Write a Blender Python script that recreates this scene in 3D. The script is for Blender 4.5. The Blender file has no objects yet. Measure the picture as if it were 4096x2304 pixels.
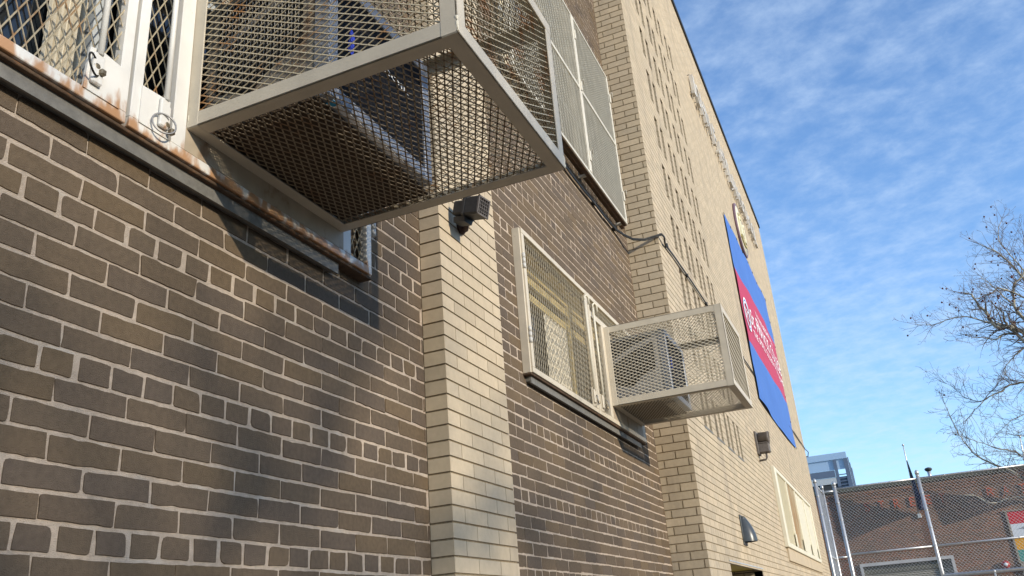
import bpy, math, random
import numpy as np
from mathutils import Vector, Matrix, Quaternion
random.seed(7)
R = math.radians
S = bpy.context.scene
COL = S.collection

# ------------------------------------------------------------------ camera
cam = bpy.data.cameras.new("camera")
cam.sensor_width = 36.0
cam.lens = 3370.0 / 4096 * 36
cam.clip_start = 0.05
cam.clip_end = 2000
camo = bpy.data.objects.new("camera", cam)
COL.objects.link(camo)
RW = np.array([[0.91382, 0.39917, -0.07479], [-0.21601, 0.3218, -0.92184], [-0.3439, 0.85855, 0.38029]])
camo.matrix_world = Matrix(((RW[0][0], -RW[1][0], -RW[2][0], 1.70),
                            (RW[0][1], -RW[1][1], -RW[2][1], 0.0),
                            (RW[0][2], -RW[1][2], -RW[2][2], 1.60),
                            (0, 0, 0, 1)))
S.camera = camo

# ------------------------------------------------------------------ light
SUN_DIR = Vector((-0.905, 0.325, -0.262)).normalized()      # the way the light travels
W = bpy.data.worlds.new("World")
S.world = W
W.use_nodes = True
wn = W.node_tree
wn.nodes.clear()
wo = wn.nodes.new('ShaderNodeOutputWorld')
bg = wn.nodes.new('ShaderNodeBackground')
bg.inputs['Strength'].default_value = 0.15
sky = wn.nodes.new('ShaderNodeTexSky')
sky.sky_type = 'NISHITA'
sky.sun_disc = False
sky.sun_elevation = math.asin(-SUN_DIR.z)
sky.sun_rotation = math.atan2(-SUN_DIR.x, -SUN_DIR.y)
sky.air_density = 1.0
sky.dust_density = 0.4
sky.ozone_density = 3.0
tc = wn.nodes.new('ShaderNodeTexCoord')
sep = wn.nodes.new('ShaderNodeSeparateXYZ')
wn.links.new(tc.outputs['Generated'], sep.inputs[0])
def wmath(op, a, b):
    n = wn.nodes.new('ShaderNodeMath'); n.operation = op
    for i, v in enumerate((a, b)):
        if isinstance(v, (int, float)): n.inputs[i].default_value = v
        else: wn.links.new(v, n.inputs[i])
    return n.outputs[0]
zz = wmath('ADD', wmath('MAXIMUM', sep.outputs[2], 0.0), 0.16)
cx = wmath('DIVIDE', sep.outputs[0], zz)
cy = wmath('DIVIDE', sep.outputs[1], zz)
comb = wn.nodes.new('ShaderNodeCombineXYZ')
wn.links.new(cx, comb.inputs[0]); wn.links.new(cy, comb.inputs[1])
mp = wn.nodes.new('ShaderNodeMapping')
mp.inputs['Rotation'].default_value = (0, 0, R(28))
mp.inputs['Scale'].default_value = (1.0, 1.1, 1.0)
wn.links.new(comb.outputs[0], mp.inputs[0])
n1 = wn.nodes.new('ShaderNodeTexNoise'); n1.inputs['Scale'].default_value = 14.0; n1.inputs['Detail'].default_value = 11; n1.inputs['Roughness'].default_value = 0.62; n1.inputs['Distortion'].default_value = 0.12
n2 = wn.nodes.new('ShaderNodeTexNoise'); n2.inputs['Scale'].default_value = 1.1; n2.inputs['Detail'].default_value = 3
wn.links.new(mp.outputs[0], n1.inputs['Vector']); wn.links.new(mp.outputs[0], n2.inputs['Vector'])
cm = wmath('ADD', wmath('MULTIPLY', n1.outputs[0], 0.62), wmath('MULTIPLY', n2.outputs[0], 0.38))
cr = wn.nodes.new('ShaderNodeMapRange'); cr.interpolation_type = 'SMOOTHSTEP'
cr.inputs[1].default_value = 0.33; cr.inputs[2].default_value = 0.84
cr.inputs[3].default_value = 0.0; cr.inputs[4].default_value = 0.62
wn.links.new(cm, cr.inputs[0])
mix = wn.nodes.new('ShaderNodeMixRGB')
wn.links.new(cr.outputs[0], mix.inputs[0])
sg = wn.nodes.new('ShaderNodeMixRGB'); sg.blend_type = 'MULTIPLY'; sg.inputs[0].default_value = 1.0
sg.inputs[2].default_value = (1.66, 1.85, 2.08, 1)
wn.links.new(sky.outputs[0], sg.inputs[1]); wn.links.new(sg.outputs[0], mix.inputs[1])
mix.inputs[2].default_value = (4.8, 6.0, 7.6, 1)
wn.links.new(mix.outputs[0], bg.inputs['Color'])
wn.links.new(bg.outputs[0], wo.inputs[0])

sl = bpy.data.lights.new("sun", 'SUN')
sl.energy = 4.5
sl.angle = R(0.55)
sl.color = (1.0, 0.895, 0.725)
so = bpy.data.objects.new("sun", sl)
so.rotation_euler = SUN_DIR.to_track_quat('-Z', 'Y').to_euler()
COL.objects.link(so)

S.view_settings.view_transform = 'Standard'
S.view_settings.look = 'None'
S.view_settings.exposure = 0.0
S.view_settings.gamma = 1.0

# ------------------------------------------------------------------ helpers
def tag(o, label=None, cat=None, group=None, kind=None):
    if label: o['label'] = label
    if cat: o['category'] = cat
    if group: o['group'] = group
    if kind: o['kind'] = kind
    return o

def thing(name, label, cat, loc=(0, 0, 0), group=None, kind=None):
    o = bpy.data.objects.new(name, None)
    COL.objects.link(o)
    o.location = loc
    o.empty_display_size = 0.1
    return tag(o, label, cat, group, kind)

class MB:
    """gathers shapes for ONE mesh object (world coordinates)"""
    def __init__(s): s.v = []; s.f = []; s.c = []; s.sm = []
    def add(s, vs, fs, col=None, smooth=False):
        b = len(s.v); s.v.extend(vs)
        for f in fs: s.f.append([b + i for i in f]); s.sm.append(smooth)
        s.c.extend([col or (0.5, 0.5, 0.5)] * len(vs))
    def box(s, x0, x1, y0, y1, z0, z1, col=None):
        s.add([(x0, y0, z0), (x1, y0, z0), (x1, y1, z0), (x0, y1, z0), (x0, y0, z1), (x1, y0, z1), (x1, y1, z1), (x0, y1, z1)],
              [(0, 3, 2, 1), (4, 5, 6, 7), (0, 1, 5, 4), (1, 2, 6, 5), (2, 3, 7, 6), (3, 0, 4, 7)], col)
    def bbox(s, x0, x1, y0, y1, z0, z1, b=0.003, col=None):
        """box with chamfered edges"""
        X = (x0, x1); Y = (y0, y1); Z = (z0, z1); vs = []; idx = {}
        for i in (0, 1):
            for j in (0, 1):
                for k in (0, 1):
                    c = [X[i], Y[j], Z[k]]; d = [b if i == 0 else -b, b if j == 0 else -b, b if k == 0 else -b]
                    for a in range(3):
                        p = [c[m] + (0 if m == a else d[m]) for m in range(3)]
                        idx[i, j, k, a] = len(vs); vs.append(tuple(p))
        fs = []
        for a in range(3):
            o = [m for m in range(3) if m != a]
            for e in (0, 1):
                q = []
                for (m, n) in ((0, 0), (1, 0), (1, 1), (0, 1)):
                    t = [0, 0, 0]; t[a] = e; t[o[0]] = m; t[o[1]] = n
                    q.append(idx[t[0], t[1], t[2], a])
                fs.append(q)
        for a in range(3):
            o = [m for m in range(3) if m != a]
            for m in (0, 1):
                for n in (0, 1):
                    t = [0, 0, 0]; t[o[0]] = m; t[o[1]] = n
                    t0 = t[:]; t1 = t[:]; t1[a] = 1
                    fs.append([idx[t0[0], t0[1], t0[2], o[0]], idx[t1[0], t1[1], t1[2], o[0]], idx[t1[0], t1[1], t1[2], o[1]], idx[t0[0], t0[1], t0[2], o[1]]])
        for i in (0, 1):
            for j in (0, 1):
                for k in (0, 1): fs.append([idx[i, j, k, 0], idx[i, j, k, 1], idx[i, j, k, 2]])
        s.add(vs, fs, col)
    def tube(s, pts, rad, n=8, col=None, cap=True, smooth=True):
        pts = [Vector(p) for p in pts]; m = len(pts)
        if not hasattr(rad, '__len__'): rad = [rad] * m
        vs = []; up = None
        for i, p in enumerate(pts):
            d = (pts[min(i + 1, m - 1)] - pts[max(i - 1, 0)]).normalized()
            if up is None:
                up = Vector((0, 0, 1)) if abs(d.z) < 0.9 else Vector((1, 0, 0))
            a = d.cross(up)
            if a.length < 1e-6: a = d.orthogonal()
            a.normalize(); b = a.cross(d).normalized(); up = b
            for k in range(n):
                t = 2 * math.pi * k / n
                vs.append(tuple(p + (a * math.cos(t) + b * math.sin(t)) * rad[i]))
        fs = []
        for i in range(m - 1):
            for k in range(n):
                fs.append((i * n + k, i * n + (k + 1) % n, (i + 1) * n + (k + 1) % n, (i + 1) * n + k))
        s.add(vs, fs, col, smooth)
        if cap:
            b = len(s.v) - len(vs)
            s.f.append([b + k for k in range(n)][::-1]); s.f.append([b + (m - 1) * n + k for k in range(n)]); s.sm += [False, False]
    def lathe(s, org, axis, prof, n=16, col=None, smooth=True):
        axis = Vector(axis).normalized(); a = axis.orthogonal().normalized(); b = axis.cross(a); org = Vector(org)
        vs = []; m = len(prof)
        for (r, h) in prof:
            for k in range(n):
                t = 2 * math.pi * k / n
                vs.append(tuple(org + axis * h + (a * math.cos(t) + b * math.sin(t)) * r))
        fs = [(i * n + k, i * n + (k + 1) % n, (i + 1) * n + (k + 1) % n, (i + 1) * n + k) for i in range(m - 1) for k in range(n)]
        fs += [tuple(range(n))[::-1], tuple((m - 1) * n + k for k in range(n))]
        s.add(vs, fs, col, smooth)
    def prism(s, F, poly, c0, c1, col=None):
        """polygon in frame F extruded from depth c0 to c1"""
        n = len(poly)
        vs = [F(a, b, c0) for a, b in poly] + [F(a, b, c1) for a, b in poly]
        fs = [tuple(range(n))[::-1], tuple(range(n, 2 * n))] + [(k, (k + 1) % n, n + (k + 1) % n, n + k) for k in range(n)]
        s.add(vs, fs, col)
    def quad(s, a, b, c, d, col=None): s.add([a, b, c, d], [(0, 1, 2, 3)], col)
    def build(s, name, mat, parent=None):
        me = bpy.data.meshes.new(name)
        me.from_pydata(s.v, [], s.f)
        at = me.color_attributes.new("Col", 'FLOAT_COLOR', 'POINT')
        arr = np.ones((len(s.v), 4), dtype=np.float32)
        if s.c: arr[:, :3] = np.array(s.c, dtype=np.float32)
        at.data.foreach_set('color', arr.ravel())
        me.polygons.foreach_set('use_smooth', s.sm)
        me.materials.append(mat)
        o = bpy.data.objects.new(name, me)
        COL.objects.link(o)
        if parent is not None:
            o.parent = parent
            top = parent.matrix_basis.translation.copy()
            q = parent.parent
            while q is not None:
                top += q.matrix_basis.translation; q = q.parent
            me.transform(Matrix.Translation(-top))
        return o

def frame(org, u, v, n):
    ox, oy, oz = org
    return lambda a, b, c: (ox + u[0] * a + v[0] * b + n[0] * c, oy + u[1] * a + v[1] * b + n[1] * c, oz + u[2] * a + v[2] * b + n[2] * c)
FX = lambda x: frame((x, 0, 0), (0, 1, 0), (0, 0, 1), (1, 0, 0))          # facing +X : a = Y, b = Z
FY = lambda y: frame((0, y, 0), (1, 0, 0), (0, 0, 1), (0, -1, 0))         # facing -Y : a = X, b = Z

# ------------------------------------------------------------------ materials
def M(name, col=(0.5, 0.5, 0.5), rough=0.6, metal=0.0, attr=False, noise=0.0, nscale=20.0, bump=0.0, bscale=60.0, spec=0.4,
      stains=None, bdist=0.01):
    """stains: list of (colour, noise scale xyz, low, high, strength)"""
    m = bpy.data.materials.new(name); m.use_nodes = True
    nt = m.node_tree; L = nt.links; N = nt.nodes
    b = N['Principled BSDF']
    b.inputs['Roughness'].default_value = rough; b.inputs['Metallic'].default_value = metal
    b.inputs['Specular IOR Level'].default_value = spec
    geo = N.new('ShaderNodeNewGeometry')
    if attr:
        a = N.new('ShaderNodeAttribute'); a.attribute_name = 'Col'; cur = a.outputs['Color']
    else:
        a = N.new('ShaderNodeRGB'); a.outputs[0].default_value = (*col, 1); cur = a.outputs[0]
    if noise:
        n = N.new('ShaderNodeTexNoise'); n.inputs['Scale'].default_value = nscale; n.inputs['Detail'].default_value = 6
        L.new(geo.outputs['Position'], n.inputs['Vector'])
        mr = N.new('ShaderNodeMapRange'); mr.inputs[1].default_value = 0.25; mr.inputs[2].default_value = 0.75
        mr.inputs[3].default_value = 1 - noise; mr.inputs[4].default_value = 1 + noise
        L.new(n.outputs[0], mr.inputs[0])
        mx = N.new('ShaderNodeVectorMath'); mx.operation = 'SCALE'
        L.new(cur, mx.inputs[0]); L.new(mr.outputs[0], mx.inputs['Scale']); cur = mx.outputs[0]
    for (sc, scale, lo, hi, st) in (stains or []):
        mp = N.new('ShaderNodeMapping'); mp.inputs['Scale'].default_value = scale
        L.new(geo.outputs['Position'], mp.inputs[0])
        n = N.new('ShaderNodeTexNoise'); n.inputs['Scale'].default_value = 1.0; n.inputs['Detail'].default_value = 7; n.inputs['Roughness'].default_value = 0.6
        L.new(mp.outputs[0], n.inputs['Vector'])
        mr = N.new('ShaderNodeMapRange'); mr.interpolation_type = 'SMOOTHSTEP'
        mr.inputs[1].default_value = lo; mr.inputs[2].default_value = hi; mr.inputs[3].default_value = 0; mr.inputs[4].default_value = st
        L.new(n.outputs[0], mr.inputs[0])
        mx = N.new('ShaderNodeMixRGB'); L.new(mr.outputs[0], mx.inputs[0]); L.new(cur, mx.inputs[1]); mx.inputs[2].default_value = (*sc, 1)
        cur = mx.outputs[0]
    L.new(cur, b.inputs['Base Color'])
    if bump:
        n = N.new('ShaderNodeTexNoise'); n.inputs['Scale'].default_value = bscale; n.inputs['Detail'].default_value = 5
        L.new(geo.outputs['Position'], n.inputs['Vector'])
        bp = N.new('ShaderNodeBump'); bp.inputs['Strength'].default_value = bump; bp.inputs['Distance'].default_value = bdist
        L.new(n.outputs[0], bp.inputs['Height']); L.new(bp.outputs[0], b.inputs['Normal'])
    return m

def rust_band(m, zlo, zhi, col=(0.40, 0.17, 0.035), strength=0.9, scale=(26, 26, 9), lo=0.35, hi=0.62):
    """rust creeping up from a bottom rail: strong at zlo, gone at zhi"""
    nt = m.node_tree; L = nt.links; N = nt.nodes; b = N['Principled BSDF']
    src = b.inputs['Base Color'].links[0].from_socket
    geo = N.new('ShaderNodeNewGeometry'); sp = N.new('ShaderNodeSeparateXYZ'); L.new(geo.outputs['Position'], sp.inputs[0])
    mz = N.new('ShaderNodeMapRange'); mz.inputs[1].default_value = zlo; mz.inputs[2].default_value = zhi; mz.inputs[3].default_value = 0.24; mz.inputs[4].default_value = -0.3
    L.new(sp.outputs[2], mz.inputs[0])
    mp = N.new('ShaderNodeMapping'); mp.inputs['Scale'].default_value = scale; L.new(geo.outputs['Position'], mp.inputs[0])
    n = N.new('ShaderNodeTexNoise'); n.inputs['Scale'].default_value = 1; n.inputs['Detail'].default_value = 8; L.new(mp.outputs[0], n.inputs['Vector'])
    ad = N.new('ShaderNodeMath'); ad.operation = 'ADD'; L.new(n.outputs[0], ad.inputs[0]); L.new(mz.outputs[0], ad.inputs[1])
    mr = N.new('ShaderNodeMapRange'); mr.interpolation_type = 'SMOOTHSTEP'; mr.inputs[1].default_value = lo + 0.12; mr.inputs[2].default_value = hi + 0.12; mr.inputs[4].default_value = strength
    L.new(ad.outputs[0], mr.inputs[0])
    mx = N.new('ShaderNodeMixRGB'); L.new(mr.outputs[0], mx.inputs[0]); L.new(src, mx.inputs[1]); mx.inputs[2].default_value = (*col, 1)
    L.new(mx.outputs[0], b.inputs['Base Color'])
    return m

RUST = (0.30, 0.11, 0.03)
m_brown = M("brown_brick", rough=0.82, attr=True, noise=0.15, nscale=60, bump=0.9, bscale=300, bdist=0.004, spec=0.25,
            stains=[((0.04, 0.032, 0.025), (150, 150, 150), 0.68, 0.74, 0.7), ((0.27, 0.22, 0.17), (75, 75, 75), 0.70, 0.76, 0.55)])
m_mortar = M("pale_mortar", (0.52, 0.42, 0.325), rough=0.95, noise=0.16, nscale=60, bump=0.9, bscale=330, bdist=0.006, spec=0.1,
             stains=[((0.64, 0.57, 0.48), (7, 7, 9), 0.54, 0.70, 0.5), ((0.26, 0.21, 0.16), (16, 16, 16), 0.60, 0.74, 0.5), ((0.30, 0.235, 0.10), (9, 9, 22), 0.68, 0.76, 0.5)])
m_yellow = M("buff_brick", rough=0.7, attr=True, noise=0.07, nscale=34, bump=0.25, bscale=200, bdist=0.004, spec=0.3,
             stains=[((0.29, 0.235, 0.175), (3.2, 3.2, 0.42), 0.52, 0.74, 0.6), ((0.20, 0.15, 0.10), (60, 60, 60), 0.70, 0.76, 0.5)])
m_ymortar = M("buff_brick_mortar", (0.31, 0.24, 0.15), rough=0.95, noise=0.25, nscale=80, bump=0.9, bscale=300, bdist=0.006, spec=0.1)
m_slot = M("slot_shade_brown", (0.10, 0.075, 0.045), rough=0.9, noise=0.2)
m_paint = M("cream_paint", (0.66, 0.60, 0.47), rough=0.5, noise=0.08, nscale=14, bump=0.12, bscale=120, bdist=0.003,
            stains=[((0.40, 0.27, 0.12), (16, 16, 7), 0.68, 0.80, 0.7), ((0.36, 0.33, 0.27), (60, 60, 60), 0.68, 0.76, 0.5)])
m_whitep = M("white_paint", (0.72, 0.70, 0.65), rough=0.45, noise=0.06, nscale=12, bump=0.1, bscale=110, bdist=0.003,
             stains=[((0.42, 0.22, 0.07), (14, 14, 10), 0.66, 0.76, 0.75)])
rust_band(m_whitep, 2.955, 3.11, strength=0.85, lo=0.42, hi=0.64)
m_cpaint = M("grey_cream_paint", (0.57, 0.50, 0.385), rough=0.5, noise=0.08, nscale=12, bump=0.15, bscale=90, bdist=0.003,
             stains=[((0.22, 0.17, 0.11), (22, 22, 22), 0.68, 0.78, 0.7), ((0.36, 0.33, 0.27), (80, 80, 80), 0.68, 0.76, 0.5)])
m_mesh = M("painted_mesh", (0.50, 0.43, 0.30), rough=0.5, noise=0.1, nscale=30,
           stains=[((0.36, 0.16, 0.04), (7, 7, 9), 0.52, 0.66, 0.85)])
m_mesh2 = M("cream_mesh", (0.60, 0.53, 0.40), rough=0.5, noise=0.08, nscale=30,
            stains=[((0.45, 0.30, 0.12), (8, 8, 8), 0.62, 0.76, 0.6)])
m_grime_shade = M("grimy_shaded_mesh", (0.30, 0.24, 0.165), rough=0.65, noise=0.15, nscale=30, stains=[((0.20, 0.09, 0.03), (9, 9, 9), 0.54, 0.70, 0.7)])  # dirty brown, darkened further to paint in the shade under the cage
m_screen = M("white_mesh", (0.58, 0.54, 0.45), rough=0.5, noise=0.1, nscale=8)
m_plate = M("shadowed_cream_plate", (0.40, 0.33, 0.24), rough=0.6, noise=0.15, nscale=14, stains=[((0.20, 0.10, 0.04), (14, 14, 10), 0.54, 0.72, 0.7)])  # cream darkened to paint in the cage's shadow, plus rusty mottling
m_rusty = M("rusted_steel", (0.085, 0.052, 0.03), rough=0.85, noise=0.4, nscale=30, bump=0.4, bscale=120,
            stains=[((0.25, 0.10, 0.03), (20, 20, 40), 0.55, 0.72, 0.7)])
m_sill = M("grey_steel_sill", (0.17, 0.16, 0.14), rough=0.6, noise=0.2, nscale=40, bump=0.2)
m_black = M("dark_gap", (0.012, 0.011, 0.01), rough=0.9)
m_dark = M("black_plastic", (0.035, 0.035, 0.036), rough=0.55, noise=0.2, nscale=60, stains=[((0.3, 0.3, 0.3), (90, 90, 90), 0.69, 0.74, 0.7)])
m_acbody = M("beige_sheet_metal", (0.44, 0.42, 0.39), rough=0.5, noise=0.06, nscale=12, bump=0.1, bscale=60)
m_acframe = M("galvanised_steel", (0.31, 0.33, 0.37), rough=0.4, metal=0.35, noise=0.12, nscale=60)
m_acrust = M("stained_sheet_metal", (0.26, 0.235, 0.20), rough=0.55, noise=0.06, nscale=12, stains=[((0.20, 0.10, 0.04), (6, 6, 6), 0.50, 0.66, 0.8)])
m_coil = M("black_coil_fins", (0.03, 0.03, 0.035), rough=0.5, noise=0.3, nscale=120)
m_board = M("brown_plywood", (0.075, 0.048, 0.028), rough=0.85, noise=0.3, nscale=18)
m_white = M("white_ink", (0.85, 0.85, 0.85), rough=0.6)
m_blue_s = M("blue_sticker", (0.03, 0.05, 0.45), rough=0.4)
m_cyan = M("cyan_sticker", (0.02, 0.30, 0.55), rough=0.4)
m_glass = M("dark_window_glass", (0.012, 0.016, 0.02), rough=0.04, spec=0.7)
m_curtain = M("cream_curtain", (0.62, 0.56, 0.44), rough=0.9, noise=0.06, nscale=9)
m_yframe = M("yellowed_frame", (0.52, 0.40, 0.17), rough=0.6, noise=0.2, nscale=10, stains=[((0.16, 0.09, 0.03), (10, 10, 14), 0.56, 0.72, 0.8)])
m_wframe = M("grey_window_frame", (0.42, 0.45, 0.47), rough=0.45, noise=0.1, nscale=12)
m_cable = M("black_cable", (0.018, 0.018, 0.017), rough=0.5, noise=0.3, nscale=50)
m_galv = M("galvanised_pipe", (0.52, 0.53, 0.54), rough=0.38, metal=0.55, noise=0.12, nscale=18)
m_chain = M("chain_link_wire", (0.45, 0.46, 0.47), rough=0.45, metal=0.4)
m_coping = M("dark_metal_coping", (0.02, 0.021, 0.023), rough=0.5, noise=0.2, nscale=5)
m_letter = M("grey_metal_letter", (0.55, 0.52, 0.47), rough=0.5, noise=0.12, nscale=4)
m_bblue = M("blue_vinyl", (0.06, 0.155, 0.47), rough=0.55, noise=0.06, nscale=3)
m_bred = M("crimson_vinyl", (0.47, 0.03, 0.075), rough=0.55, noise=0.05, nscale=3)
m_seal_r = M("seal_ring_paint", (0.16, 0.10, 0.13), rough=0.5, noise=0.2, nscale=12)
m_seal_i = M("seal_relief_cream", (0.72, 0.67, 0.48), rough=0.5, noise=0.1, nscale=14)
m_seal_o = M("seal_relief_ochre", (0.45, 0.36, 0.12), rough=0.5, noise=0.2, nscale=14)
m_lampgrey = M("weathered_grey_metal", (0.125, 0.108, 0.095), rough=0.6, noise=0.25, nscale=30, stains=[((0.03, 0.025, 0.02), (30, 30, 30), 0.62, 0.7, 0.8)])
m_sconce = M("blue_grey_enamel", (0.055, 0.062, 0.066), rough=0.3, noise=0.15, nscale=40)
m_soffit = M("yellow_soffit", (0.62, 0.50, 0.09), rough=0.5, noise=0.12, nscale=5)
m_red_b = M("red_brick", rough=0.9, attr=True, noise=0.18, nscale=12, spec=0.1,
            stains=[((0.12, 0.085, 0.055), (0.8, 0.8, 1.2), 0.46, 0.7, 0.55)])
m_red_m = M("red_brick_mortar", (0.34, 0.255, 0.19), rough=0.95, noise=0.15, nscale=10, spec=0.1)
m_olive = M("olive_metal_fascia", (0.10, 0.10, 0.075), rough=0.6, noise=0.15, nscale=4)
m_rletter = M("red_letter", (0.42, 0.075, 0.025), rough=0.6, noise=0.1, nscale=8)
m_gdoor = M("grey_door_frame", (0.42, 0.41, 0.40), rough=0.6, noise=0.12, nscale=5)
m_shut = M("roller_door_slats", (0.33, 0.31, 0.26), rough=0.5, noise=0.1, nscale=6)
m_flag = M("navy_flag_cloth", (0.028, 0.03, 0.06), rough=0.9, noise=0.2, nscale=8)
m_pole = M("silver_pole", (0.6, 0.58, 0.55), rough=0.35, metal=0.5)
m_pred = M("poster_red", (0.50, 0.018, 0.03), rough=0.6); m_pwhite = M("poster_white", (0.62, 0.65, 0.68), rough=0.6)
m_porange = M("poster_orange", (0.65, 0.30, 0.01), rough=0.6); m_pteal = M("poster_teal", (0.05, 0.25, 0.21), rough=0.6)
m_pgrey = M("poster_grey", (0.25, 0.27, 0.30), rough=0.6)
m_bell = M("red_bell_paint", (0.33, 0.035, 0.035), rough=0.4)
m_stone = M("grey_stone", (0.24, 0.21, 0.165), rough=0.9, noise=0.2, nscale=10)
m_tglass = M("pale_tower_glass", (0.30, 0.42, 0.58), rough=0.08, spec=0.8, noise=0.06, nscale=0.3)
m_tframe = M("blue_grey_mullion", (0.10, 0.135, 0.20), rough=0.4, noise=0.1, nscale=1)
m_tdark = M("tower_dark_void", (0.03, 0.035, 0.04), rough=0.7)
m_bark = M("pale_mottled_bark", (0.42, 0.38, 0.28), rough=0.85, noise=0.25, nscale=5, stains=[((0.15, 0.12, 0.085), (5, 5, 4), 0.5, 0.6, 0.85)])
m_twig = M("dark_twig_bark", (0.17, 0.125, 0.095), rough=0.9, noise=0.3, nscale=8)
m_seed = M("seed_ball_brown", (0.10, 0.03, 0.022), rough=0.95)
m_asphalt = M("asphalt", (0.085, 0.072, 0.058), rough=0.95, noise=0.2, nscale=8, bump=0.4, bscale=160)
m_pave = M("concrete_paving", (0.27, 0.215, 0.155), rough=0.95, noise=0.15, nscale=5, bump=0.3, bscale=90)
m_inner = M("dim_room_paint", (0.08, 0.075, 0.065), rough=0.9)
m_shutter = M("cream_shutter_paint", (0.70, 0.65, 0.50), rough=0.5, noise=0.06, nscale=10,
              stains=[((0.22, 0.19, 0.13), (25, 25, 9), 0.66, 0.76, 0.7), ((0.42, 0.22, 0.07), (6, 6, 1.6), 0.64, 0.80, 0.5)])
m_shutrust = M("rust_streaked_shutter", (0.64, 0.58, 0.44), rough=0.55, noise=0.08, nscale=10,
               stains=[((0.48, 0.25, 0.08), (4.5, 4.5, 0.9), 0.44, 0.66, 0.75)])
m_hinge = M("painted_hinge", (0.55, 0.53, 0.48), rough=0.5, noise=0.1, nscale=40)
m_lock = M("tarnished_lock_metal", (0.22, 0.18, 0.12), rough=0.45, metal=0.6, noise=0.3, nscale=70)
m_ring = M("grey_wire_rope", (0.33, 0.32, 0.31), rough=0.45, metal=0.5)

# ------------------------------------------------------------------ brick laying
BROWN = [(0.134, 0.097, 0.064), (0.126, 0.092, 0.063), (0.138, 0.099, 0.064), (0.142, 0.101, 0.063), (0.122, 0.091, 0.065), (0.132, 0.096, 0.063), (0.150, 0.105, 0.062)]
BUFF = [(0.50, 0.405, 0.276), (0.485, 0.392, 0.268), (0.515, 0.415, 0.282), (0.49, 0.40, 0.278)]
RED = [(0.175, 0.094, 0.060), (0.15, 0.088, 0.060), (0.195, 0.10, 0.062), (0.14, 0.088, 0.063), (0.215, 0.098, 0.058)]

def outline(u0, u1, z0, z1, rough, worn=1.0):
    if not rough:
        return [(u0, z0), (u1, z0), (u1, z1), (u0, z1)]
    p = []
    j = lambda: random.gauss(0, 0.0011)
    for (cu, cz, su, sz) in ((u0, z0, 1, 1), (u1, z0, -1, 1), (u1, z1, -1, -1), (u0, z1, 1, -1)):
        r = random.choice((0.0006, 0.0006, 0.0008, 0.001, 0.001, 0.0015, 0.002, 0.004, 0.009)) * random.uniform(0.7, 1.25)
        r = min(r * worn, (u1 - u0) * 0.3, 0.017)
        jj = j() * 1.3; kk = j() * 1.3
        k = (cu + jj, cz + kk)
        A = (k[0], k[1] + sz * r); Bm = (k[0] + su * r * 0.3, k[1] + sz * r * 0.3); Cc = (k[0] + su * r, k[1])
        p += [A, Bm, Cc] if (su * sz > 0) else [Cc, Bm, A]
    # ragged edges: extra points along every side, wandering a millimetre or so, now and then a chip
    q = []
    m = len(p)
    for i in range(m):
        a = p[i]; b = p[(i + 1) % m]; q.append(a)
        L = math.hypot(b[0] - a[0], b[1] - a[1])
        n = 0 if L < 0.02 else max(2, int(L / 0.022))
        for k in range(1, n):
            t = k / n; e = random.gauss(0, 0.0007)
            if random.random() < 0.035: e = random.choice((-1, 1)) * random.uniform(0.001, 0.003)
            nx, ny = -(b[1] - a[1]) / L, (b[0] - a[0]) / L
            q.append((a[0] + (b[0] - a[0]) * t + nx * e, a[1] + (b[1] - a[1]) * t + ny * e))
    p = q
    return p

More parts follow.
